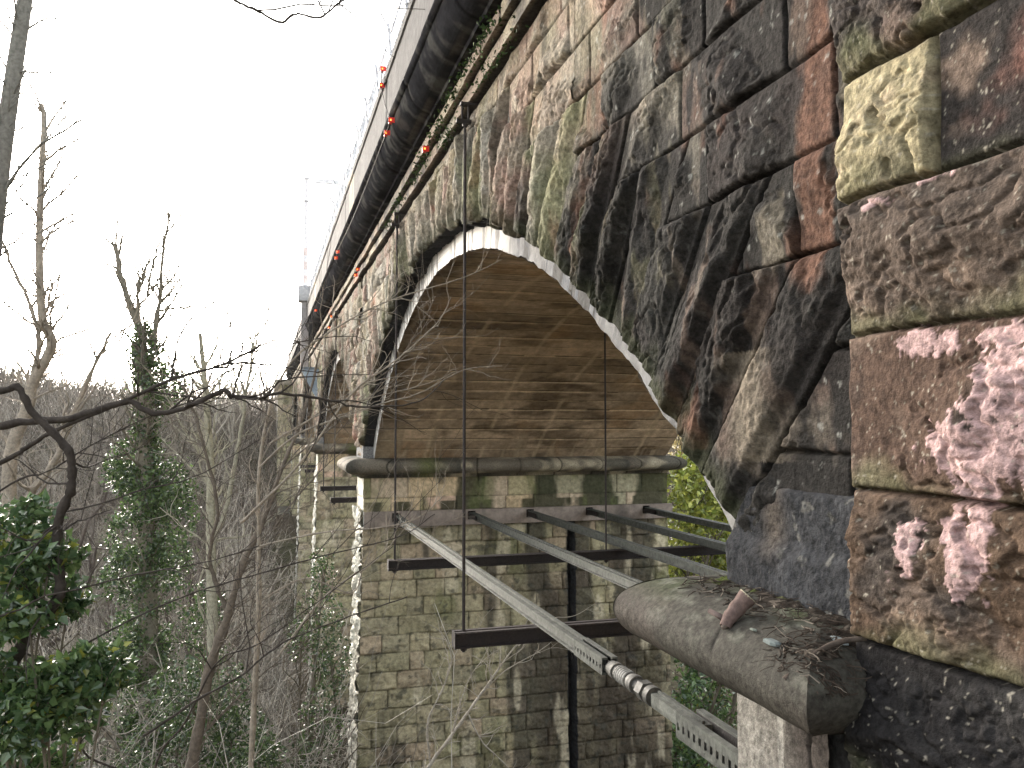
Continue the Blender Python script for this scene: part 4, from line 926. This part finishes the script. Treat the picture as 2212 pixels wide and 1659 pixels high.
def side_twigs(limbs, rng, dens_, L, rr, lvl=1, spread=.8, up=.25, mind=0.0):
    out = []
    for P, r in limbs:
        ln = np.linalg.norm(np.diff(P, axis=0), axis=1).sum(); k = int(ln*dens_)
        for _ in range(k):
            q = rng.uniform(mind, .98)*(len(P)-1); a = min(int(q), len(P)-2); p = P[a]*(1-q+a)+P[a+1]*(q-a); dd = norm(P[a+1]-P[a])
            s_ = norm(np.cross(dd, rng.normal(0, 1, 3))); d = norm(dd*.7+s_*spread+np.array([0,0,up])); l_ = L*rng.uniform(.35, 1.2); m = 7
            pts = [p]; 
            for j in range(m-1): d = norm(d+rng.normal(0, .22, 3)+np.array([0,0,.05])); pts.append(pts[-1]+d*l_/(m-1))
            r_ = min(rr, r[a]*.7); out.append((np.array(pts), np.linspace(r_, r_*.3, m)))
    return out
def limb_tree(name, label, group, trunk, limbs, bark, tw=(3, .8, .008), tw2=(6, .3, .004), seed=1, up=.25, mind=.1, split=True):
    rg = np.random.default_rng(seed); base = trunk[0][0][0]; t = thing(name, label, 'tree', tuple(base), group)
    def shift(L): return [(p-base, r) for p, r in L]
    mb = MB(); tubes(mb, shift(trunk), 12, bark); mb.build('trunk', M_bark, t, smooth=True)
    for lb in limbs: mb = MB(); tubes(mb, shift([lb]), 8, bark*.9); mb.build('branch', M_bark, t, smooth=True)
    s1 = side_twigs(list(limbs)+list(trunk), rg, tw[0], tw[1], tw[2], up=up, mind=mind); s2_ = side_twigs(s1, rg, tw2[0], tw2[1], tw2[2], up=up)
    mb = MB(); tubes(mb, shift(s1), 5, bark*.9); tubes(mb, shift(s2_), 3, bark*1.05); mb.build('twigs', M_twig, t, smooth=True); return t, base
GB = A([.20,.19,.165])
# big leaning trunk at the left edge
T1 = limb([(-130,1500),(-60,900),(-8,430),(22,210),(62,-60),(80,-260)], [9]*6, .13, .055, 30)
lb = [limb([(-4,430),(70,330),(160,270),(245,222)], [9,8.9,8.8,8.7], .022, .004, knob=.25, seed=1), limb([(10,300),(-40,220),(-90,140)], 9, .02, .006, seed=2), limb([(45,155),(120,155),(175,128)], 9, .012, .003, seed=3, knob=.2),
      limb([(40,80),(100,40),(160,52),(220,66)], 9, .012, .002, seed=4, knob=.2), limb([(-10,480),(60,440),(130,390),(170,365)], 9, .014, .002, seed=5, knob=.2), limb([(0,400),(50,380),(110,350),(180,330)], 9, .012, .002, seed=6, knob=.2), limb([(48,110),(42,30),(38,-40)], 9, .02, .012, seed=9)]
limb_tree('bare_tree', 'big leaning grey trunk cut by the left edge of the view', None, [T1], lb, GB, tw=(5.0,.8,.014), tw2=(6,.3,.009), seed=11)
# pale tree with the elbow at mid height
T2 = limb([(10,1700),(30,1300),(20,1010),(60,880),(70,830),(112,745),(92,690),(85,560),(88,400),(95,270),(90,225)], 13, .12, .03, 44)
lb = [limb([(30,1150),(70,1060),(115,1000),(180,840),(240,720)], 13, .065, .025, knob=.15, seed=7), limb([(60,880),(78,780),(82,720),(60,650),(20,560),(0,500)], 13, .05, .015, knob=.2, seed=8), limb([(100,720),(130,690),(160,640)], 13, .03, .008, seed=9, knob=.2)]
limb_tree('bare_tree', 'pale bare tree with an elbow bend and a forked thick limb, left side', None, [T2], lb, A([.30,.26,.21]), tw=(3.4,1.3,.022), tw2=(5,.5,.015), seed=12)
# ivy-clad tree
Di = 15.0
T3 = limb([(330,1790),(322,1500),(318,1200),(312,950),(318,860),(300,740)], Di, .19, .12, 30)
lb = [limb([(312,760),(290,680),(262,600),(248,530)], Di, .085, .03, knob=.15, seed=20), limb([(305,740),(298,660),(300,590)], Di, .05, .02, knob=.15, seed=21), limb([(330,760),(345,650),(352,540),(370,450)], Di, .055, .012, knob=.15, seed=22),
      limb([(340,700),(380,640),(400,600)], Di, .03, .008, seed=23, knob=.15), limb([(318,640),(330,570),(345,520)], Di, .03, .008, seed=24, knob=.15)]
t, base = limb_tree('ivy_clad_tree', 'tall bare tree wrapped in dark green ivy up to its fork', None, [T3], lb, A([.21,.19,.15]), tw=(4.5,1.4,.024), tw2=(5,.6,.016), seed=13)
rg = np.random.default_rng(31); P = []
for (px, py, sx, sy, n) in ((312,760,22,50,700),(335,830,48,40,900),(318,930,24,60,800),(285,1010,45,50,1200),(350,1060,55,60,1300),(300,1150,50,60,1500),(275,1240,45,50,1100),(345,1250,55,60,1300),(310,1380,60,70,1800),(330,1520,70,80,2200),(360,1180,45,40,600),(300,1640,90,60,1600),(318,1420,30,60,1100),(316,1600,34,60,1100),(314,1080,26,80,900),(440,1330,40,60,500),(395,1130,30,50,400),(420,1450,60,80,900)):
    q = rg.normal(0, 1, (n, 3)); q = q/np.linalg.norm(q, axis=1, keepdims=True)*rg.random((n, 1))**.4; c0 = at_d(px, py, Di)
    w_ = fbm(q[:, 0]*2.2+px, q[:, 2]*2.2+py, 33, 3); q = q[w_ > .42]
    P.append(c0+q*A([sx, sx, sy*1.0])*Di/FPX*1.3)
P = np.concatenate(P)-base; P = np.concatenate([P, P+rg.normal(0, .06, P.shape), P[::2]+rg.normal(0, .08, P[::2].shape)]); mb = MB(); h_ = len(P)//2; leaves(mb, P[h_:], .036, rg, LG0*.8, LG1*.9); leaves(mb, P[:h_], .055, rg, LG0*.8, LG1); mb.build('ivy', M_leaf, t)
mb = MB(); tubes(mb, side_twigs([(T3[0]-base, T3[1])], rg, 22, .9, .012, up=-.1), 4, A([.1,.08,.06])); mb.build('ivy_stems', M_twig, t)
# slim pale tree, the forked pair to its right, the diagonal dark one
T4 = limb([(470,1760),(462,1500),(458,1300),(455,1150),(455,1010),(448,900),(440,800),(432,720)], 14, .11, .03, 34)
lb = [limb([(440,830),(420,780),(395,745)], 14, .02, .006, seed=30), limb([(455,1010),(400,930),(362,860)], 14, .03, .008, knob=.2, seed=31), limb([(460,1170),(490,1090),(515,960),(530,860),(545,770),(552,720)], 14, .045, .012, knob=.15, seed=32)]
limb_tree('bare_tree', 'slim pale-barked tree right of the ivy-clad trunk with a thin upright fork', None, [T4], lb, A([.36,.34,.26]), tw=(3.4,1.2,.02), tw2=(4,.5,.013), seed=14)
T5 = limb([(395,1760),(425,1600),(452,1450),(490,1340),(520,1230),(570,1120),(610,1010),(660,880),(690,760)], [10,10,10,10,10,10.2,10.5,11,11.5], .075, .012, 44, knob=.06)
lb = [limb([(495,1330),(470,1270),(452,1200),(470,1100),(440,960),(415,880),(375,800),(345,730)], 10, .03, .007, knob=.2, seed=33), limb([(520,1230),(560,1190),(620,1100),(700,1010),(760,960)], [10,10,10,10.3,10.6], .012, .004, seed=34, knob=.2),
      limb([(640,930),(720,870),(840,800),(910,700),(940,640)], [10.6,10.5,10.2,10,10], .011, .003, seed=35, knob=.1), limb([(600,1020),(680,950),(780,870),(880,800)], [10.5,10.2,10,9.8], .010, .003, seed=36, knob=.15),
      limb([(425,1600),(500,1520),(600,1430),(700,1380)], 10, .012, .003, seed=37, knob=.2)]
limb_tree('bare_tree', 'dark slanting tree leaning right toward the viaduct with whip-like branches', None, [T5], lb, A([.15,.125,.10]), tw=(6,1.1,.009), tw2=(6,.4,.006), seed=15, up=.15)
# foreground tree: its trunk stands left of the frame, dark boughs cross the view
base_f = at_d(-700, 1650, 4.4); tp = at_d(-640, 500, 4.4); T6 = (smooth_path([A([base_f[0], base_f[1], -4.2]), base_f, at_d(-660, 1100, 4.4), tp], 18), np.linspace(.16, .09, 18))
Df = 4.4
B = [([(-680,1150),(-300,1010),(0,920),(140,905),(230,880),(280,868),(330,893),(400,880),(480,845),(500,855),(560,860),(600,850),(700,862),(780,878),(900,870),(960,820)], [4.4]*7+[4.4,4.4,4.4,4.5,4.5,4.6,4.7,4.8,5.0], .038, .004),
     ([(-660,1250),(-300,1120),(0,1000),(60,965),(130,925),(260,870),(370,820),(440,800),(500,780),(560,748),(600,735),(645,737)], 4.4, .026, .004),
     ([(-640,1020),(-200,880),(0,845),(40,838),(70,890),(110,930),(148,975),(155,1010),(152,1060),(128,1120),(125,1200),(130,1270),(115,1310),(60,1370),(0,1490),(-80,1600)], 3.6, .020, .034),
     ([(370,820),(378,770),(388,728),(420,680),(450,660),(500,640),(535,625)], 4.4, .011, .003), ([(-400,1330),(0,1060),(100,1020),(200,960),(320,900)], 4.9, .012, .004),
     ([(-300,1380),(0,1330),(90,1290),(180,1270),(300,1240),(440,1215),(560,1180)], 3.4, .008, .003), ([(-200,1500),(30,1460),(130,1420),(280,1340),(420,1280),(560,1240),(700,1200),(860,1160),(940,1110)], 3.8, .010, .0025),
     ([(310,1590),(430,1510),(520,1460),(610,1390),(760,1330),(880,1290)], 3.9, .011, .003), ([(-300,1180),(0,1130),(120,1110),(230,1085),(300,1060),(420,1030),(560,950)], 4.2, .010, .003),
     ([(330,1680),(350,1620),(400,1560),(470,1430),(560,1390),(700,1290),(850,1180)], 4.6, .012, .003), ([(120,1160),(160,1130),(190,1120),(240,1100)], 3.6, .008, .002),
     ([(-200,-100),(200,-60),(460,-20),(515,5),(560,25),(605,48),(640,30),(690,38),(730,8),(760,-10)], 3.0, .010, .004), ([(340,1670),(420,1700),(200,1640),(180,1560),(210,1490)], 4.0, .010, .004)]
lb = [limb(p, d if isinstance(d, list) else d, r0*.62, r1*.75, n=len(p)*6, knob=.12, seed=50+k) for k, (p, d, r0, r1) in enumerate(B)]
limb_tree('bare_tree', 'near bare tree whose dark crooked boughs reach in from the left edge', None, [T6], lb, A([.06,.05,.043]), tw=(4.5,.6,.0055), tw2=(6,.25,.004), seed=16, mind=.42)
# thin branches reaching in front of the arch
RB = 1.5; lb = [limb([(560,1010),(640,940),(740,900),(830,870),(905,850),(1000,800),(1085,790)], 7.5, .007*RB, .002*RB, n=40, knob=.2, seed=70), limb([(520,1130),(640,1010),(760,850),(840,790),(900,740),(950,690),(975,640)], 7.5, .008*RB, .002*RB, n=40, knob=.2, seed=71),
      limb([(580,960),(700,890),(800,860),(920,830),(990,800)], 7.8, .006*RB, .002*RB, n=36, knob=.2, seed=72), limb([(560,1180),(700,1150),(820,1140),(900,1120),(960,1070)], 7.2, .006*RB, .002*RB, n=36, knob=.2, seed=73),
      limb([(590,850),(640,770),(740,700),(840,650),(1000,600),(1085,560)], 8, .008*RB, .002*RB, n=36, knob=.1, seed=74), limb([(600,1420),(700,1290),(800,1220),(850,1170),(900,1110)], 7.5, .007*RB, .002*RB, n=36, knob=.2, seed=75), limb([(560,1300),(660,1250),(760,1280),(790,1210),(830,1150)], 7.6, .006*RB, .002*RB, n=30, knob=.2, seed=76)]
T7 = limb([(540,1900),(545,1600),(560,1300),(560,1010),(590,850)], 7.6, .035, .01, 26, knob=.1)
limb_tree('sapling', 'thin sapling sending fine twigs across the front of the arch', None, [T7], lb, A([.30,.26,.21]), tw=(6,.6,.006), tw2=(7,.24,.004), seed=17)
# small bare tree in front of the stone pier
T8 = limb([(880,1780),(905,1700),(930,1650),(975,1590),(1010,1540),(1060,1470),(1110,1400),(1150,1360)], 12, .035, .008, 30, knob=.1)
lb = [limb([(930,1650),(925,1560),(960,1480),(975,1420),(955,1370),(930,1350)], 12, .016, .004, knob=.2, seed=80), limb([(1010,1540),(1040,1600),(1080,1640),(1120,1680)], 12, .014, .004, knob=.2, seed=81), limb([(975,1590),(1000,1500),(1030,1440),(1080,1400)], 12, .012, .003, knob=.2, seed=82),
      limb([(1030,1510),(1090,1450),(1160,1410),(1210,1370)], 12, .010, .003, knob=.2, seed=83), limb([(1060,1470),(1050,1400),(1000,1360)], 12, .009, .003, knob=.2, seed=84), limb([(1120,1395),(1180,1340),(1240,1330),(1290,1300)], 12.5, .009, .003, knob=.2, seed=85)]
limb_tree('sapling', 'pale leafless sapling standing in front of the stone pier', None, [T8], lb, A([.42,.38,.32]), tw=(5,.6,.008), tw2=(6,.28,.005), seed=18)

# holly bush lower left, near the camera
def bush(name, label, blobs, D, size, c0, c1, seed, stems=6, cat='shrub', thr=.44, part='leaves', long=1.35, group=None, yellow=0.0, dn=1.0):
    rg = np.random.default_rng(seed); P = []; st = []
    for (px, py, sx, sy, n) in blobs:
        dd = D*(1+rg.uniform(-.06, .06)); c_ = at_d(px, py, dd); n = int(n*dn); q = rg.normal(0, 1, (n, 3)); q = q/np.linalg.norm(q, axis=1, keepdims=True)*rg.random((n, 1))**.38
        wv = fbm(q[:, 0]*2.6+px, q[:, 2]*2.6+py+q[:, 1]*3, seed+3, 3); q = q[wv > thr]; P.append(c_+q*A([sx, sx, sy])*dd/FPX); st.append(c_)
    P = np.concatenate(P); base = A([np.mean([s[0] for s in st]), np.mean([s[1] for s in st]), 0]); base[2] = float(gz(base[0], base[1]))
    t = thing(name, label, cat, tuple(base), group); P = P-base; mb = MB()
    leaves(mb, P, size, rg, c0, c1, long=long, droop=.2)
    if yellow: k = rg.random(len(P)) < yellow; leaves(mb, P[k]+.01, size, rg, LY*.7, LY*1.3, long=long)
    mb.build(part, M_leaf, t)
    lim = []
    for c_ in st:
        e = c_-base; s0 = e*A([.25,.25,0]); mid = (s0+e)/2+rg.normal(0, .08, 3)*D/5; lim.append((smooth_path([s0, mid, e], 9), np.linspace(.012*D/4, .005*D/4, 9)))
    tw_ = side_twigs(lim, rg, 5, .25*D/4, .004*D/4); mb = MB(); tubes(mb, lim, 6, A([.14,.12,.09])); tubes(mb, tw_, 4, A([.12,.10,.07])); mb.build('stems', M_twig, t); return t
bush('holly_bush', 'glossy dark green holly bush filling the lower left corner', [(40,1130,80,60,260),(110,1190,75,50,260),(20,1250,80,70,300),(150,1290,50,50,170),(60,1330,70,50,220),(200,1440,75,45,330),(100,1480,95,55,420),(30,1560,90,70,420),(150,1540,80,50,260),(60,1660,100,60,420),(230,1470,50,35,160),(-40,1400,80,90,250)], 3.6, .036, LG0*1.1, A([.13,.20,.07]), 21, yellow=.05, thr=.43, dn=2.6)
bush('ivy_thicket', 'dark ivy thicket on the valley side below the slanting tree', [(430,1500,110,90,1500),(500,1600,90,80,1300),(380,1620,120,80,1400),(560,1640,60,60,600)], 12, .045, LG0*.7, LG1*.8, 22, thr=.47, dn=2.6)
bush('ivy_clump', 'ivy-covered stems just left of the pale pier edge', [(700,1230,40,50,350),(690,1330,55,70,600),(715,1430,45,80,600),(700,1560,55,90,800),(660,1640,60,60,500),(650,1380,40,50,250)], 17, .055, LG0*.8, LG1*.8, 23, thr=.5, dn=2.2)
# sunlit shrubs behind the arch, right side
bush('sunlit_shrub', 'yellow-green leafy shrub seen through the arch above the struts', [(1490,1090,70,90,2600),(1540,1160,70,90,2200),(1470,1020,40,45,700),(1560,1060,50,70,1200),(1600,1200,60,60,900),(1480,1200,60,60,1200),(1500,1300,80,60,1200)], 27, .15, A([.20,.26,.05]), A([.62,.62,.12]), 24, thr=.45, yellow=.2)
bush('evergreen_shrub', 'dark evergreen shrub below the rounded moulding, behind the near pier', [(1490,1450,60,80,1500),(1540,1540,60,90,1500),(1500,1640,70,80,1500),(1450,1560,40,80,700),(1570,1440,40,50,500)], 24, .13, LG0*1.3, LG1*1.3, 25, thr=.5, yellow=.05)
bush('autumn_shrub', 'tan and yellow twiggy shrub glimpsed at the far corner of the arch', [(1480,960,50,40,700),(1520,990,50,40,600)], 42, .16, A([.30,.24,.10]), A([.75,.62,.30]), 26, thr=.45)
for px, D_, H_, lb_ in ((452, 62, 15, 'pale yellowish feathery tree rising above the wood right of the ivy-clad trunk'), (505, 66, 14.5, 'second feathery sunlit tree above the wood, nearer the viaduct')):
    p = at_d(px, 900, D_); tree('feathery_tree', lb_, (p[0], p[1], 8.6*(H_ > 14.8)+7.4*(H_ <= 14.8)-H_*.86), 0, 'feathery trees on the skyline', seed=int(px), H=H_, r0=.14, maxl=4, kids=(4,5), up=.22, bark=2, rmul=1.3)
for k, (x, y) in enumerate([(20,30),(23,36),(15,22),(18,26),(26,40),(14,33),(17,41),(21,50)]):
    q = used_k[k % len(used_k)]; o = copy_tree(kinds[q], (0,0,0)); o.location = (x, y, float(gz(x, y))); o.scale = (.75,.75,.62); o['label'] = f'{DESC[q]}, behind the viaduct, seen through the arch'

# ------------------------------------------------------------------ plants, litter and loose things on the masonry
mb = MB(); rg = np.random.default_rng(61); P = []
for (y, z, x, n) in ((6.9,3.43,1.80,240),(7.5,3.46,1.80,200),(8.3,3.42,1.80,220),(9.2,3.40,1.84,220),(10.1,3.34,1.84,200),(7.1,3.22,1.88,150),(8.8,3.2,1.88,180),(10.8,3.3,1.86,160),(6.5,3.2,1.88,90),(12.0,3.3,1.84,140),(13.2,3.25,1.84,120)):
    q = rg.normal(0, 1, (n, 3))*A([.035,.26,.05]); P.append(A([x, y, z])+q)
P = np.concatenate(P)[::2]; leaves(mb, P, .03, rg, LG0*.5, LG1*.5, droop=.6); o = mb.build('wall_fern', M_twig, None); tag(o, 'dark ferns and ivy rooted in the frieze joints above the arch', 'ferns', kind='stuff')
# litter on the ledge
def ledge(x, y):                                       # drop of the near moulding's domed top below ZTOP
    o = np.maximum(2.0-np.asarray(x), 2.61-np.asarray(y)); q = np.clip((o-.08)/.335, 0, .995); return .172*(1-np.sqrt(1-q*q))
mb = MB(); n = 400; P = np.stack([rg.uniform(1.66, 1.99, n), 0*np.zeros(n), np.zeros(n)], -1); P[:, 1] = np.where(rg.random(n) < .6, rg.uniform(2.35, 3.3, n), rg.uniform(2.18, 2.45, n)); P[:, 0] = np.where(P[:, 1] < 2.45, rg.uniform(1.60, 1.86, n), np.maximum(P[:, 0], 1.72+.1*rg.random(n)))
pol = []
for p in P:
    d = rg.normal(0, 1, 3); d[2] *= .22; d = norm(d); l_ = rg.uniform(.02, .09); a = p+A([0,0,ZTOP-.002+rg.random()*.03-float(ledge(p[0], p[1]))]); pts = [a]
    for j in range(4): d = norm(d+rg.normal(0, .35, 3)*A([1,1,.3])); a = a+d*l_/4; a[2] = max(a[2], ZTOP+.004-float(ledge(a[0], a[1]))); pts.append(a)
    pts = np.array(pts); pts[:, 0] = np.clip(pts[:, 0], 1.52, 1.98); pol.append((pts, np.linspace(1, .5, 5)*rg.uniform(.0012, .0034)))
cA = rg.random(len(pol)); tubes(mb, [p for p, q in zip(pol, cA) if q < .85], 4, A([.05,.038,.03])); tubes(mb, [p for p, q in zip(pol, cA) if q >= .85], 4, A([.24,.20,.16]))
o = mb.build('twig_litter', M_twig, None); tag(o, 'dead twigs and roots heaped on the ledge of the near moulding', 'litter', kind='stuff')
mb = MB(); yy = np.linspace(2.27, 3.30, 150); xx = np.linspace(1.66, 1.995, 60); Yg, Xg = np.meshgrid(yy, xx, indexing='ij')
hh = .055*fbm(Xg*9, Yg*9, 950, 4)*sst(1.68, 1.98, Xg+.25*(Yg < 2.5)*sst(2.5, 2.25, Yg)+(fbm(Yg*5, Xg*0, 951, 3)-.5)*.2)+.016*(fbm(Xg*50, Yg*50, 952, 3)-.5)*sst(1.7, 1.8, Xg+.15*(Yg < 2.45))-.006
c = A([.028,.022,.017])*np.ones(Xg.shape+(1,)); c = mix(c, A([.075,.095,.02]), .9*sst(.5, .62, fbm(Xg*8, Yg*8, 953, 4))*(Yg > 2.5)); c = mix(c, A([.12,.10,.08]), .7*sst(.6, .7, fbm(Xg*40, Yg*40, 954, 3)))
mb.grid(np.stack([Xg, Yg, ZTOP+hh-.010-ledge(Xg, Yg)], -1), c, flip=True); o = mb.build('moss_and_soil', M_moss, None, smooth=True); tag(o, 'mossy black soil lying along the back of the near moulding', 'moss', kind='stuff')
# sawn branch stub
p0 = at_x(1590, 1270, 1.70); t = thing('branch_stub', 'short sawn-off branch stub with pinkish bark lying on the near moulding', 'stub', (float(p0[0]), float(p0[1]), ZTOP-.045))
mb = MB(); pth = smooth_path([(-.055,-.01,-.02),(-.03,.0,.01),(.01,.01,.04),(.05,.0,.085)], 14); tubes(mb, [(pth, np.linspace(.020, .036, 14)*(1+.05*np.sin(np.arange(14)*1.7)))], 16, A([.17,.12,.105])); mb.build('bark', M_bark, t, smooth=True)
mb = MB(); e = pth[-1]; dv = norm(pth[-1]-pth[-2]); mb.cyl(e-dv*.004, e+dv*.003, .0355, n=20, col=A([.38,.34,.24])); mb.build('cut_face', M_bark, t)
mb = MB(); mb.cyl((-.035,0,.0), (-.075,.07,.025), .013, .009, n=9, col=A([.13,.10,.09])); mb.cyl((-.03,-.0,-.005), (-.07,-.02,-.018), .016, .008, n=9, col=A([.15,.12,.10])); mb.build('side_shoot', M_bark, t, smooth=True)
# stick and stone flakes
pol = smooth_path([(1.60,2.32,ZTOP-.13),(1.68,2.30,ZTOP-.06),(1.76,2.27,ZTOP-.01),(1.83,2.22,ZTOP+.01)], 16); mb = MB(); tubes(mb, [(pol, np.linspace(.013, .008, 16))], 9, A([.07,.055,.045])); o = mb.build('dead_stick', M_bark, None, smooth=True); tag(o, 'thick dead stick jutting over the broken end of the near moulding', 'stick')
def flake(name, label, x, y, s_, colr, z=ZTOP+.004, ang=0):
    z = z-float(ledge(x, y))
    rg = np.random.default_rng(int(x*1000)); m = 9; an = np.linspace(0, 6.283, m, endpoint=False)+ang; r = s_*(.6+.5*rg.random(m)); V = []
    for zz, k in ((0, 1), (.012, .96), (.018, .7)): V += [(x+math.cos(a)*q*k*.6, y+math.sin(a)*q*k*1.3, z+zz*s_*22) for a, q in zip(an, r)]
    i = np.arange(m); j = (i+1) % m; V += [(x, y, z+.019*s_*22)]
    mb = MB(); mb.add(V, Q=np.concatenate([np.stack([i, j, j+m, i+m], -1), np.stack([i+m, j+m, j+2*m, i+2*m], -1)]), T=np.stack([i+2*m, j+2*m, np.full(m, 3*m)], -1), col=colr); o = mb.build(name, M_conc, None); tag(o, label, 'stone flake')
flake('stone_flake', 'flat blue-grey stone flake on the mossy top of the near moulding', 1.66, 2.48, .035, A([.13,.15,.145]))
flake('stone_flake', 'smaller pale flake beside the flat blue-grey one', 1.68, 2.62, .016, A([.15,.165,.14]))
flake('mortar_lump', 'broken lump of pale blue-grey mortar in the gap by the pilaster', 1.82, 2.34, .035, A([.24,.27,.27]), z=ZTOP+.0)
flake('mortar_lump', 'lower lump of pale mortar wedged above the pilaster joint', 1.80, 2.27, .022, A([.2,.235,.24]), z=ZTOP-.05)

# ------------------------------------------------------------------ the milky air over the valley
hb = MB(); hb.box(-760, 760, -70, 1160, -20, 60); hm = bpy.data.materials.new('haze'); hm.use_nodes = True; ht = hm.node_tree; ht.nodes.clear()
pv = ht.nodes.new('ShaderNodeVolumePrincipled'); pv.inputs['Density'].default_value = .00022; pv.inputs['Color'].default_value = (.95,.93,.9,1); pv.inputs['Anisotropy'].default_value = .35
ho = ht.nodes.new('ShaderNodeOutputMaterial'); ht.links.new(pv.outputs[0], ho.inputs['Volume'])
o = hb.build('haze', hm, None); tag(o, 'pale haze hanging over the wooded valley', 'haze', kind='stuff')
